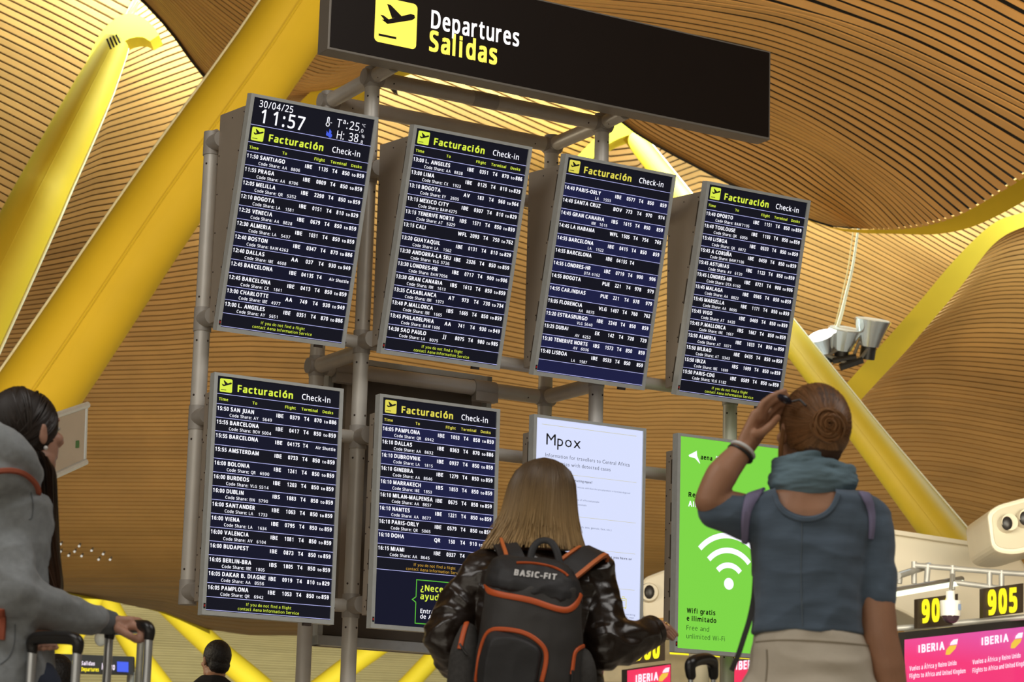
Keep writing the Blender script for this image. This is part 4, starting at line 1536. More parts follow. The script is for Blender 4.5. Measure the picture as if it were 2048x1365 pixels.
# ---- framed glass panel hanging at the left, behind the hooded woman
Yp = 19.0
glassy = mat('grey_screen_glass', (0.30, 0.26, 0.20), 0.15, var=0.05)
t, of = at_base('hanging_panel', 'grey framed panel hanging behind the long haired woman', 'screen', W(120, 880, Yp), z=W(120, 950, Yp).z)
oo = [(-60, 890), (176, 810), (172, 924), (-60, 1030)]
yy = [18.2, 19.2, 19.2, 18.2]
quad_px(oo, yy, 0.12, 'case', taupe, t, of)
quad_px([(-50, 900), (150, 833), (146, 912), (-50, 1000)], [v - 0.02 for v in yy], 0.03, 'glass', glassy, t, of)
for a, b in (((-60, 890), (176, 810)), ((170, 812), (166, 926)), ((172, 924), (-60, 1030))):
    pa, pb = W(*a, 19.2 if a[0] > 0 else 18.2) - of, W(*b, 19.2 if b[0] > 0 else 18.2) - of
    MB().tube([pa, pb], 0.025, 8).build('frame', alu, t)
quad_px([(146, 884), (158, 881), (158, 895), (146, 898)], 19.1, 0.02, 'green_mark', mat('green_mark', (0.08, 0.22, 0.04), 0.5), t, of)
p = W(-40, 930, 18.6) - of
MB().tube([p, p + Vector((-0.5, 0.3, 0)), Vector((p.x - 0.5, p.y + 0.3, -of.z))], 0.06, 12).build('post', rack_grey, t)

# ---- direction sign low at the far left
t, of = at_base('direction_sign', 'dark overhead direction sign between the suitcase handle bars', 'sign', W(190, 1330, 40))
quad_px([(108, 1308), (266, 1314), (266, 1350), (108, 1346)], 40, 0.2, 'case', mat('sign_black', (0.015, 0.013, 0.012), 0.5), t, of)
for x in (125, 145):
    q = [(x, 1322), (x + 5, 1322), (x + 5, 1334), (x + 9, 1334), (x + 2.5, 1342), (x - 4, 1334), (x, 1334)]
    MB().add([W(a, b, 39.97) - of for a, b in q], [tuple(range(len(q)))]).build('arrow', num_yellow, t, smooth=False, recalc=False)
text_px('Salidas', (163, 1331), (190, 1332), 7, 40, 0.03, logo_white, t, of)
text_px('Departures', (163, 1343), (198, 1344), 7, 40, 0.03, num_yellow, t, of)
text_px('Metro', (204, 1340), (230, 1341), 12, 40, 0.03, logo_white, t, of)
quad_px([(234, 1324), (256, 1325), (256, 1345), (234, 1344)], 39.95, 0.05, 'blue_pictogram', t_blue, t, of)
for x in (112, 262):
    p = W(x, 1345, 40.1) - of
    MB().tube([p, Vector((p.x, p.y, 0))], 0.06, 8).build('post', lamp_grey, t)
t, of = at_base('light_mast', 'slim pale mast with round lamp heads beside the far direction sign', 'lamp post', W(283, 1330, 46))
MB().tube([W(283, 1262, 46) - of, Vector((W(283, 1262, 46) - of).xy.to_3d())], 0.07, 10).build('pole', rack_grey, t)
MB().ell(W(202, 1276, 46) - of, (0.12, 0.12, 0.16)).build('lamp_head', white_case, t)
MB().tube([W(202, 1268, 46) - of, W(283, 1264, 46) - of], 0.04, 8).build('arm', rack_grey, t)

# ---- small glowing dots that paint lamp reflections on the far slope
glint_glow = glow('glint_dot_glow', (225, 220, 205), 0.8)
for k, (x, y) in enumerate([(121, 1089), (158, 1093), (121, 1104), (137, 1112), (163, 1113), (149, 1104), (183, 1102), (197, 1120), (220, 1120), (206, 1109)]):
    o = bpy.data.objects.new('painted_glint', None)
    COL.objects.link(o)
    Yq = 42.0
    p = W(x, y, Yq)
    o.location = p
    tag(o, 'tiny white spotlight glinting on the brown slope beside the hooded woman\'s arm', 'light', 'tiny painted glints')
    MB().ell((0, 0, 0), (0.020, 0.02, 0.020), None, 10, 8).build('lens', glint_glow, o)
    MB().tube([(0, 0.0, 0), (0, 0.12, 0.05)], 0.02, 8).build('housing', lamp_grey, o)
# ================================================================== people
def hair_mat(name, root, tip, mid=0.5, island=0.3):
    """strand colour: darker at the roots, lighter towards the tips, varied from strand to strand"""
    m = mat(name, tip, 0.42, var=0.12, vscale=9, stretch=(6, 6, 0.6), island=island, spec=0.35)
    nt = m.node_tree
    N, L = nt.nodes, nt.links
    mx = [n for n in N if n.bl_idname == 'ShaderNodeMix'][0]
    tc = [n for n in N if n.bl_idname == 'ShaderNodeTexCoord'][0]
    sp = N.new('ShaderNodeSeparateXYZ')
    L.new(tc.outputs['Generated'], sp.inputs[0])
    g = N.new('ShaderNodeNewGeometry')
    ad = N.new('ShaderNodeMath')
    ad.operation = 'MULTIPLY_ADD'
    ad.inputs[1].default_value = 0.35
    L.new(g.outputs['Random Per Island'], ad.inputs[0])
    L.new(sp.outputs['Z'], ad.inputs[2])
    cr = N.new('ShaderNodeValToRGB')
    cr.color_ramp.elements[0].color = (*tip, 1)
    cr.color_ramp.elements[0].position = mid - 0.05
    cr.color_ramp.elements[1].color = (*root, 1)
    cr.color_ramp.elements[1].position = mid + 0.65
    L.new(ad.outputs[0], cr.inputs[0])
    L.new(cr.outputs[0], mx.inputs[6])
    return m


skin = mat('skin', (0.52, 0.29, 0.20), 0.5, var=0.07, vscale=18, sss=0.15, bump=0.05, bscale=120)
skin_tan = mat('tanned_skin', (0.42, 0.215, 0.125), 0.5, var=0.08, vscale=16, sss=0.12, bump=0.06, bscale=110)
skin_pale = mat('warm_skin', (0.50, 0.27, 0.19), 0.5, var=0.07, vscale=18, sss=0.15, bump=0.05, bscale=120)
leather = mat('dark_brown_leather', (0.022, 0.014, 0.010), 0.30, var=0.2, vscale=7, bump=0.25, bscale=26, coat=0.25)
black_cloth = mat('black_cloth', (0.014, 0.013, 0.014), 0.85, var=0.15, vscale=20)
pack_grey = mat('charcoal_pack_nylon', (0.040, 0.038, 0.037), 0.62, var=0.12, vscale=8, bump=0.10, bscale=34)
pack_dark = mat('black_pack_nylon', (0.020, 0.020, 0.022), 0.6, var=0.12, vscale=8, bump=0.12, bscale=30)
pack_mesh = mat('grey_pack_mesh', (0.050, 0.048, 0.046), 0.8, var=0.25, vscale=90)
orange = mat('orange_zip_tape', (0.66, 0.115, 0.022), 0.5, var=0.06)
orange_edge = mat('orange_strap_edge', (0.62, 0.16, 0.04), 0.55, var=0.06)
print_white = mat('print_white', (0.75, 0.75, 0.74), 0.5)
hoodie = mat('grey_melange_fleece', (0.25, 0.27, 0.283), 0.92, var=0.12, vscale=60, bump=0.06, bscale=160, sheen=0.2)
hoodie_dk = mat('dark_grey_rib', (0.135, 0.15, 0.165), 0.9, var=0.12, vscale=50, bump=0.08, bscale=120)
rust = mat('rust_strap', (0.36, 0.085, 0.04), 0.6, var=0.08)
tee = mat('washed_slate_jersey', (0.092, 0.132, 0.185), 0.92, var=0.2, vscale=16, stretch=(0.5, 0.5, 2.5), bump=0.06, bscale=90, sheen=0.15)
scarf_m = mat('grey_blue_scarf', (0.17, 0.265, 0.325), 0.9, var=0.14, vscale=22, stretch=(0.5, 0.5, 3), bump=0.1, bscale=60)
lavender = mat('lavender_strap', (0.225, 0.205, 0.34), 0.8, var=0.06)
strap_dk = mat('dark_webbing', (0.045, 0.045, 0.043), 0.8, var=0.1)
beige = mat('beige_cotton', (0.58, 0.52, 0.42), 0.85, var=0.06, vscale=8, bump=0.06, bscale=120)
jeans = mat('dark_blue_denim', (0.03, 0.04, 0.07), 0.85, var=0.15, vscale=40)
shoe = mat('dark_shoe', (0.03, 0.028, 0.027), 0.5)
shoe_lt = mat('pale_trainer', (0.5, 0.48, 0.45), 0.6)
eye_white = mat('eye_white', (0.75, 0.72, 0.68), 0.2)
gold = mat('gold_ring', (0.85, 0.60, 0.22), 0.25, 0.95, var=0.02)
pearl = mat('pearl', (0.80, 0.79, 0.76), 0.2, var=0.02)
alu_tube = mat('satin_aluminium_tube', (0.62, 0.64, 0.66), 0.28, 0.85, var=0.04)
grip_black = mat('black_grip', (0.015, 0.014, 0.014), 0.32, var=0.1)
hair_blond = hair_mat('blond_hair', (0.085, 0.052, 0.026), (0.50, 0.335, 0.155), 0.36, 0.42)
hair_under = mat('dark_blond_under', (0.10, 0.065, 0.032), 0.6, var=0.2)
hair_dark = hair_mat('dark_brown_long_hair', (0.020, 0.013, 0.010), (0.075, 0.038, 0.021), 0.3, 0.35)
hair_dark_u = mat('dark_brown_under', (0.018, 0.012, 0.009), 0.6)
hair_red = hair_mat('auburn_hair', (0.15, 0.068, 0.028), (0.34, 0.175, 0.075), 0.5, 0.5)
hair_red_u = mat('auburn_under', (0.075, 0.034, 0.016), 0.6)
hair_black = mat('black_short_hair', (0.014, 0.012, 0.011), 0.6, bump=0.5, bscale=80)


def seg(mb, pts, rad, n=16):
    """tapering limb with round ends"""
    pts = [Vector(p) for p in pts]
    k = max(8, 5 * len(pts))
    fine = smoothline(pts, k) if len(pts) > 2 else [pts[0].lerp(pts[1], i / (k - 1)) for i in range(k)]
    rr = [float(np.interp(i * (len(pts) - 1) / (k - 1), range(len(rad)), rad)) for i in range(k)]
    mb.tube(fine, rr, n)
    mb.ell(pts[0], (rad[0],) * 3, None, n, 8)
    mb.ell(pts[-1], (rad[-1],) * 3, None, n, 8)


def rings(mb, rows, yaw=0.0, n=28, p=2.4):
    """body section: rows of (centre, half width, half depth), superelliptic"""
    c, s = math.cos(yaw), math.sin(yaw)
    R = []
    for q, a, b in rows:
        r = []
        for j in range(n):
            t = 2 * PI * j / n
            ct, st = math.cos(t), math.sin(t)
            x = a * math.copysign(abs(ct) ** (2 / p), ct)
            y = b * math.copysign(abs(st) ** (2 / p), st)
            r.append(Vector(q) + Vector((x * c - y * s, x * s + y * c, 0)))
        R.append(r)
    mb.loft(R)


def frame_of(yaw, pitch=0.0, roll=0.0):
    """head axes: columns right, forward, up (yaw 0 looks away from the camera, + turns right)"""
    return Matrix.Rotation(-yaw, 3, 'Z') @ Matrix.Rotation(pitch, 3, 'X') @ Matrix.Rotation(roll, 3, 'Y')


def head(mb, c, M, s=1.0, neck_to=None, neck_r=0.052):
    c = Vector(c)

    def P(r, f, u):
        return c + M @ Vector((r * s, f * s, u * s))

    def e(p, r):
        mb.ell(P(*p), [x * s for x in r], M, 20, 14)
    e((0, -0.012, 0.022), (0.074, 0.094, 0.092))
    e((0, 0.034, -0.035), (0.060, 0.058, 0.080))
    e((0, 0.060, -0.088), (0.030, 0.026, 0.024))
    e((0, 0.080, 0.030), (0.046, 0.014, 0.014))
    for k in (-1, 1):
        e((0.036 * k, 0.066, -0.022), (0.026, 0.024, 0.020))
        e((0.040 * k, 0.02, -0.075), (0.022, 0.04, 0.028))
        mb.ell(P(0.077 * k, -0.004, -0.012), (0.009 * s, 0.018 * s, 0.028 * s), M @ Matrix.Rotation(0.25 * k, 3, 'Z'), 12, 10)
        mb.ell(P(0.080 * k, -0.002, 0.004), (0.007 * s, 0.016 * s, 0.018 * s), M @ Matrix.Rotation(0.3 * k, 3, 'Z'), 12, 10)
    mb.tube([P(0, 0.086, 0.022), P(0, 0.100, -0.005), P(0, 0.114, -0.030), P(0, 0.100, -0.040)], [0.007 * s, 0.009 * s, 0.013 * s, 0.009 * s], 12)
    e((0, 0.088, -0.058), (0.022, 0.010, 0.006))
    e((0, 0.086, -0.070), (0.020, 0.010, 0.007))
    if neck_to is not None:
        seg(mb, [P(0, -0.02, -0.03), P(0, -0.018, -0.09), Vector(neck_to)], [neck_r, neck_r, neck_r * 1.15])
    return P


def eyes(parent, off, P, M, lash):
    for k in (-1, 1):
        MB().ell(P(0.031 * k, 0.0765, 0.006) - off, (0.011, 0.011, 0.008), M, 12, 8).build('eye', eye_white, parent)
        MB().ell(P(0.031 * k, 0.0865, 0.006) - off, (0.005, 0.003, 0.005), M, 10, 6).build('iris', hair_dark_u, parent)
        MB().tube([P(0.016 * k, 0.0905, 0.030) - off, P(0.030 * k, 0.0865, 0.034) - off, P(0.042 * k, 0.078, 0.031) - off], [0.0025, 0.003, 0.0015], 8).build('eyebrow', lash, parent)


def hand(mb, wrist, knuckle, normal, fingers, thumb, w=0.040, r0=0.0088, pr=1.0):
    """palm from wrist to knuckles, four fingers and a thumb given as point lists"""
    wrist, knuckle = Vector(wrist), Vector(knuckle)
    d = (knuckle - wrist)
    n = Vector(normal).normalized()
    side = d.cross(n).normalized()
    for k in range(5):
        a = (k / 4 - 0.5) * 2
        seg(mb, [wrist + side * a * w * 0.55, knuckle + side * a * w * 0.92 - d * 0.06 * abs(a)], [0.0135 * pr, 0.0115 * pr], 10)
    seg(mb, [wrist - d * 0.25, wrist + d * 0.25], [0.025, 0.024], 12)
    for f in fingers:
        m = len(f)
        seg(mb, f, [r0 * (1.08 - 0.30 * i / (m - 1)) for i in range(m)], 10)
    m = len(thumb)
    seg(mb, thumb, [0.0125 - 0.0035 * i / (m - 1) for i in range(m)], 10)


def person(label, p, group=None):
    t = thing('person', label, 'person', (p.x, p.y, 0), group=group)
    return t, Vector((p.x, p.y, 0))


def shift(mb, off):
    mb.v = [tuple(Vector(v) - off) for v in mb.v]
    return mb


def strands(paths, r0, r1, sides=4, flat=1.6):
    mb = MB()
    for p in paths:
        n = len(p)
        mb.tube(p, [(((r0 + (r1 - r0) * i / (n - 1)) * flat), (r0 + (r1 - r0) * i / (n - 1))) for i in range(n)], sides, cap=False)
    return mb


def legs(mb, hip_l, hip_r, rad=(0.088, 0.060, 0.045), sh=0.07):
    for h in (hip_l, hip_r):
        h = Vector(h)
        seg(mb, [h, Vector((h.x, h.y + 0.02, h.z * 0.52)), Vector((h.x, h.y - 0.01, sh))], rad)


def shoes(parent, off, hips, m):
    for h in hips:
        mb = MB()
        c = Vector((h[0], h[1], 0)) - off
        mb.ell(c + Vector((0, 0.06, 0.035)), (0.045, 0.125, 0.04), None, 16, 10)
        mb.ell(c + Vector((0, 0.0, 0.055)), (0.042, 0.06, 0.05), None, 16, 10)
        mb.b2(c.x - 0.044, c.x + 0.044, c.y - 0.06, c.y + 0.17, 0.001, 0.022)
        skinobj('shoe', remesh(mb, 0.008, 4), m, parent)


def folds(scale, amp, seed=0.0, axis=(1, 1, 1)):
    a = Vector(axis)

    def f(c):
        q = Vector((c.x * a.x, c.y * a.y, c.z * a.z)) * scale + Vector((seed, seed * 1.7, seed * 0.6))
        n1 = noise.noise(q)
        n2 = noise.noise(q * 2.3 + Vector((5, 1, 2)))
        return amp * ((1 - abs(n1) * 2.2) * 0.7 + n2 * 0.45 - 0.35)
    return f


def bvh_of(o):
    me = o.data
    M = o.matrix_basis if o.parent is None else None
    return BVHTree.FromPolygons([v.co.copy() for v in me.vertices], [tuple(p.vertices) for p in me.polygons])


def cast(bv, off, px, py, lift=0.002):
    d = ray(px, py).normalized()
    h = bv.ray_cast(CAM - off, d)
    if h[0] is None:
        return None
    n = h[1] if h[1].dot(d) < 0 else -h[1]
    return h[0] + n * lift, n


def tape(bvs, off, px, width, name, m, parent, lift=0.003, thick=0.0022, n=40, wid2=None):
    """flat tape lying on a surface along photo points"""
    if not isinstance(bvs, (list, tuple)):
        bvs = [bvs]
    fine = smoothline([Vector((*p, 0)) for p in px], n)
    P, Nn, K = [], [], []
    for i, q in enumerate(fine):
        best = None
        for bv in bvs:
            h = cast(bv, off, q.x, q.y, lift)
            if h and (best is None or (h[0] - (CAM - off)).length < (best[0] - (CAM - off)).length):
                best = h
        if best:
            P.append(best[0])
            Nn.append(best[1])
            K.append(i / (n - 1))
    if len(P) < 3:
        return None
    # light smoothing
    for _ in range(3):
        P = [P[0]] + [(P[i - 1] + P[i] * 2 + P[i + 1]) / 4 for i in range(1, len(P) - 1)] + [P[-1]]
        Nn = [Nn[0]] + [(Nn[i - 1] + Nn[i] * 2 + Nn[i + 1]).normalized() for i in range(1, len(Nn) - 1)] + [Nn[-1]]
    R = []
    for i, p in enumerate(P):
        t = (P[min(i + 1, len(P) - 1)] - P[max(i - 1, 0)]).normalized()
        s = t.cross(Nn[i]).normalized()
        w = width if wid2 is None else width + (wid2 - width) * K[i]
        R.append([p + s * w / 2 - Nn[i] * thick, p + s * w / 2, p + s * w * 0.3 + Nn[i] * thick, p - s * w * 0.3 + Nn[i] * thick, p - s * w / 2, p - s * w / 2 - Nn[i] * thick])
    return MB().loft(R).build(name, m, parent)


# ------------------------------------------------------------------ blonde woman with the backpack
Y0 = 7.1
t, of = person('person with blond hair in dark leather jacket, right arm stretched out sideways', W(1078, 1365, Y0))
body = MB()
Mh = frame_of(0.12, 0.10)
hc = W(1085, 1003, Y0 + 0.015)
Ph = head(body, hc, Mh, 0.92, W(1080, 1112, Y0 + 0.02))
rw = [(W(1078, 1112, Y0), 0.075, 0.06), (W(1076, 1135, Y0), 0.165, 0.085), (W(1075, 1200, Y0), 0.155, 0.105), (W(1073, 1290, Y0), 0.130, 0.10), (W(1073, 1380, Y0), 0.155, 0.115), (W(1073, 1440, Y0), 0.165, 0.12), (W(1073, 1480, Y0), 0.15, 0.11)]
rings(body, rw)
zr = W(1073, 1450, Y0)
hipL, hipR = zr + Vector((-0.085, 0, 0.02)), zr + Vector((0.085, 0, 0.02))
legs(body, hipL, hipR)
sR, eR, wR = W(1190, 1150, Y0), W(1213, 1293, 7.02), W(1305, 1255, 7.15)
sL, eL, wL = W(966, 1150, Y0), W(895, 1276, 7.05), W(962, 1330, 7.30)
for s_, e_, w_ in ((sR, eR, wR), (sL, eL, wL)):
    seg(body, [s_, s_.lerp(e_, 0.5), e_], [0.05, 0.044, 0.037])
    seg(body, [e_, e_.lerp(w_, 0.5), w_], [0.037, 0.034, 0.024])
k0 = W(1321, 1250, 7.19)
fing = []
for i in range(4):
    yq, zq = 7.225 - 0.021 * i, 4.4 * i
    fing.append([W(1318 - i, 1245 + zq, yq), W(1332 - 2 * i, 1250 + zq, yq + 0.03), W(1344 - 2.5 * i, 1260 + zq * 0.9, yq + 0.045), W(1354 - 3 * i, 1271 + zq * 0.7, yq + 0.05)])
hand(body, wR, k0, (0.1, -0.6, 0.8), fing, [W(1306, 1262, 7.13), W(1316, 1271, 7.14), W(1325, 1279, 7.155)], 0.027, 0.0082, 0.75)
kL = wL + Vector((0.03, 0.08, 0.0))
hand(body, wL, kL, (0, 0, 1), [[kL + Vector((0.018 * (i - 1.5), 0, 0)), kL + Vector((0.018 * (i - 1.5), 0.04, -0.005)), kL + Vector((0.018 * (i - 1.5), 0.06, -0.03))] for i in range(4)], [wL + Vector((0.02, 0.03, 0)), wL + Vector((0.045, 0.05, 0)), wL + Vector((0.05, 0.075, -0.01))])
skinobj('body', remesh(shift(body, of), 0.0042, 5), skin, t)
eyes(t, of, Ph, Mh, hair_under)
# jacket
jk = MB()
rings(jk, [(W(1080, 1106, Y0 + 0.02), 0.062, 0.055), (W(1078, 1116, Y0), 0.120, 0.085), (W(1076, 1132, Y0), 0.178, 0.105), (W(1075, 1170, Y0), 0.190, 0.125), (W(1075, 1230, Y0), 0.185, 0.135), (W(1073, 1300, Y0), 0.180, 0.135), (W(1073, 1380, Y0), 0.19, 0.145), (W(1073, 1440, Y0), 0.195, 0.15)])
seg(jk, [W(1180, 1150, Y0), W(1196, 1215, 7.07), W(1211, 1292, 7.02)], [0.075, 0.066, 0.068])
seg(jk, [W(1211, 1290, 7.02), W(1255, 1285, 7.06), W(1300, 1266, 7.13)], [0.066, 0.060, 0.043])
seg(jk, [W(972, 1150, Y0), W(925, 1205, 7.08), W(894, 1276, 7.05)], [0.072, 0.064, 0.066])
seg(jk, [W(894, 1276, 7.05), W(915, 1325, 7.16), W(955, 1335, 7.28)], [0.066, 0.058, 0.045])
jo = skinobj('leather_jacket', remesh(shift(jk, of), 0.0055, 6, 0.5, folds(11, 0.011, 3.0, (1, 1, 1.5))), leather, t)
MB().tube([W(1298, 1267, 7.125) - of, W(1307, 1262, 7.14) - of], [0.046, 0.046], 24).build('cuff', leather, jo)
tr = MB()
legs(tr, hipL, hipR, (0.105, 0.075, 0.062), 0.09)
rings(tr, [(W(1073, 1380, Y0), 0.165, 0.125), (W(1073, 1440, Y0), 0.175, 0.13), (W(1073, 1490, Y0), 0.15, 0.12)])
skinobj('trousers', remesh(shift(tr, of), 0.009, 6), black_cloth, t)
shoes(t, of, (hipL, hipR), shoe)
q = W(1331, 1254, 7.235) - of
MB().tube([q + Vector((0.010 * math.cos(a), 0.006 * math.sin(a) - 0.001, 0.010 * math.sin(a))) for a in [2 * PI * k / 16 for k in range(16)]], 0.0016, 6, closed=True).ell(q + Vector((0.001, -0.003, 0.010)), (0.004, 0.003, 0.003)).build('ring', gold, t)
# hair: shell and strands
HP = [(916, 2), (921, 22), (929, 39), (944, 55), (965, 65), (990, 70), (1020, 75), (1050, 82), (1080, 91), (1104, 97)]
HCX = [1089, 1089, 1088, 1087, 1085, 1082, 1079, 1076, 1073, 1071]
HD = [0.004, 0.034, 0.058, 0.082, 0.100, 0.110, 0.112, 0.108, 0.102, 0.100]


def hairpt(tq, phi, k=1.0, cyo=0.0):
    tq = min(max(tq, 0), 9)
    py = np.interp(tq, range(10), [a for a, _ in HP])
    hw = np.interp(tq, range(10), [b for _, b in HP]) * Y0 / FPX
    cx_ = np.interp(tq, range(10), HCX)
    dd = np.interp(tq, range(10), HD)
    c = W(cx_, py, Y0 + 0.0)
    return c + Vector((hw * k * math.cos(phi), -dd * k * math.sin(phi) + 0.01, 0)) - of


sh = MB()
sh.loft([[hairpt(tq, 2 * PI * j / 32, 0.94 if math.sin(2 * PI * j / 32) > -0.35 else 0.80) for j in range(32)] for tq in np.linspace(0.15, 8.7, 22)])
hs = sh.build('hair_underlayer', hair_under, t)
rs = random.Random(11)
paths = []
for k in range(2600):
    ph = math.radians(rs.uniform(-28, 208))
    lay = rs.uniform(0.955, 1.025)
    end = rs.uniform(8.5, 9.1) if rs.random() < 0.8 else rs.uniform(7.2, 8.7)
    t0 = rs.uniform(0.0, 0.9) if rs.random() < 0.75 else rs.uniform(0.9, 2.4)
    dph = rs.uniform(-0.10, 0.10)
    clump = math.sin(ph * 17) * 0.05
    fl_ = rs.uniform(-0.04, 0.15)
    wv, wp = rs.uniform(0, 0.022), rs.uniform(0, 6)
    pts = []
    for i in range(16):
        u = i / 15
        tq = t0 + (end - t0) * u
        flip = fl_ * max(0, u - 0.84) / 0.16 * (1 if math.cos(ph) < 0.3 else 0.35)
        pts.append(hairpt(tq, ph + dph * u + clump * u * u + wv * math.sin(7 * u + wp) * u, lay + 0.012 * math.sin(ph * 11 + 2 * u) * u + flip))
    paths.append(pts)
strands(paths, 0.0019, 0.0007).build('hair', hair_blond, t, recalc=False)

# ------------------------------------------------------------------ backpack
Yb = 6.86
bp, ob = at_base('backpack', 'charcoal and black backpack with orange zips worn by the blonde woman', 'backpack', W(1063, 1365, Yb), z=W(1063, 1470, Yb).z)


def bagrow(py, cx_, hw, d, dy=0.0):
    return (W(cx_, py, Yb + dy) - ob, hw * Yb / FPX, d)


bg_ = MB()
rings(bg_, [bagrow(1128, 1063, 60, 0.05, 0.03), bagrow(1150, 1064, 84, 0.085, 0.01), bagrow(1185, 1066, 96, 0.115), bagrow(1240, 1064, 100, 0.125), bagrow(1300, 1060, 106, 0.13), bagrow(1365, 1056, 112, 0.13), bagrow(1440, 1054, 112, 0.125), bagrow(1475, 1054, 100, 0.10)], 0, 32, 2.8)
main = skinobj('main_compartment', remesh(bg_, 0.006, 6, 0.5, folds(9, 0.005, 9.0)), pack_grey, bp)
ld = MB()
lr = []
for f, (py, cx_, hw, d, sl) in enumerate([(1117, 1068, 52, 0.035, 0.12), (1121, 1067, 66, 0.06, 0.14), (1132, 1066, 80, 0.085, 0.14), (1150, 1066, 92, 0.112, 0.14), (1172, 1067, 97, 0.128, 0.15), (1190, 1067, 97, 0.132, 0.16)]):
    n = 36
    r = []
    for j in range(n):
        a = 2 * PI * j / n
        ct, st = math.cos(a), math.sin(a)
        x = hw * math.copysign(abs(ct) ** 0.72, ct)
        y = d * math.copysign(abs(st) ** 0.72, st)
        lowf = max(0, -st) * (6 + 0.06 * (x + 90)) * f / 5
        r.append(W(cx_ + x, py + sl * x + lowf, Yb) - ob + Vector((0, y + 0.012, 0)))
    lr.append(r)
ld.loft(lr)
lid = skinobj('lid', remesh(ld, 0.005, 4, 0.5, folds(13, 0.008, 4.0)), pack_dark, bp)
fp = MB()
arch = [(950, 1400), (957, 1330), (964, 1298), (974, 1270), (998, 1261), (1047, 1268), (1074, 1283), (1089, 1304), (1089, 1324), (1082, 1365), (1076, 1400)]
arch = [(q.x, q.y) for q in resample(arch, 40)]
cxp, cyp = 1025, 1340
for_ = [W(x, y, 6.745) - ob for x, y in arch]
bk_ = [W(x, y, 6.80) - ob for x, y in arch]
inn = [W(cxp + (x - cxp) * 0.82, cyp + (y - cyp) * 0.82, 6.715) - ob for x, y in arch]
fp.loft([inn, for_, bk_])
pocket = skinobj('front_pocket', remesh(fp, 0.005, 5, 0.5, folds(8, 0.004, 1.0)), pack_dark, bp)
sp1 = MB()
seg(sp1, [W(936, 1265, 6.87) - ob, W(930, 1310, 6.86) - ob, W(926, 1390, 6.86) - ob], [0.026, 0.042, 0.048])
sp1o = skinobj('side_pocket', remesh(sp1, 0.005, 5), pack_mesh, bp)
sp2 = MB()
seg(sp2, [W(1163, 1318, 6.84) - ob, W(1164, 1345, 6.83) - ob, W(1160, 1410, 6.84) - ob], [0.030, 0.040, 0.045])
sp2o = skinobj('side_pocket', remesh(sp2, 0.005, 5), pack_mesh, bp)
BVm, BVl, BVp, BV1, BV2 = [bvh_of(o) for o in (main, lid, pocket, sp1o, sp2o)]
ALL = [BVm, BVl, BVp, BV1, BV2]
tape(ALL, ob, [(971, 1170), (976, 1182), (1000, 1190), (1033, 1196), (1066, 1203), (1097, 1214), (1128, 1222), (1145, 1216), (1156, 1203), (1161, 1190)], 0.016, 'lid_zip', orange, lid)
tape(ALL, ob, [(953, 1364), (957, 1325), (963, 1297), (973, 1269), (985, 1261), (998, 1259), (1022, 1261), (1047, 1266), (1070, 1278), (1086, 1293), (1092, 1306), (1092, 1324), (1088, 1345), (1083, 1364)], 0.012, 'pocket_zip', orange, pocket, 0.004)
tape(ALL, ob, [(936, 1241), (931, 1255), (926, 1272), (920, 1299)], 0.014, 'side_zip', orange, bp)
tape(ALL, ob, [(1184, 1293), (1172, 1292), (1158, 1297), (1149, 1307), (1146, 1325), (1143, 1350)], 0.011, 'side_zip', orange, bp)
tape(ALL, ob, [(1033, 1128), (1060, 1128), (1090, 1132), (1115, 1140), (1130, 1149), (1135, 1154)], 0.005, 'top_zip', orange, lid)
tape(ALL, ob, [(921, 1290), (928, 1304), (934, 1312)], 0.006, 'zip_pull', grip_black, bp, 0.006)
tape(ALL, ob, [(1143, 1342), (1143, 1358), (1142, 1370)], 0.008, 'zip_pull', pack_dark, bp, 0.006)
# printed name across the lid
mb = MB()
Vt, Ft, tw = text('BASIC-FIT', 10.5, 0.055, 84, slant=0.18, fam='S')
pts = []
okk = True
for a, b in Vt:
    h = cast(BVl, ob, 1028 + a, 1151.5 + a * 0.115 - b, 0.0025)
    pts.append(h[0] if h else Vector((0, 0, 0)))
mb.add(pts, Ft)
mb.build('lettering', print_white, lid, smooth=False, recalc=False)
# carry loop and shoulder straps
loop = smoothline([W(1060, 1124, 6.86), W(1066, 1098, 6.87), W(1080, 1083, 6.88), (W(1100, 1084, 6.88)), W(1113, 1102, 6.87), W(1120, 1130, 6.86)], 24)
MB().tube([p - ob for p in loop], [(0.010, 0.004)] * 24, 10, up=(0, 1, 0)).build('carry_loop', pack_dark, bp)


def ribbon(px, Ys, w, name, m, par, off, th=0.006, n=24, up=(0, -1, 0.4)):
    P_ = smoothline([W(x, y, Yq) for (x, y), Yq in zip(px, Ys)], n)
    upv = Vector(up).normalized()
    R_ = []
    for i, p in enumerate(P_):
        tt = (P_[min(i + 1, n - 1)] - P_[max(i - 1, 0)]).normalized()
        s_ = tt.cross(upv).normalized()
        nn = s_.cross(tt).normalized()
        ww = (w[0] + (w[1] - w[0]) * i / (n - 1)) / 2
        R_.append([p + s_ * ww - nn * th / 2 - off, p + s_ * ww + nn * th / 2 - off, p - s_ * ww + nn * th / 2 - off, p - s_ * ww - nn * th / 2 - off])
    return MB().loft(R_).build(name, m, par, ang=30)


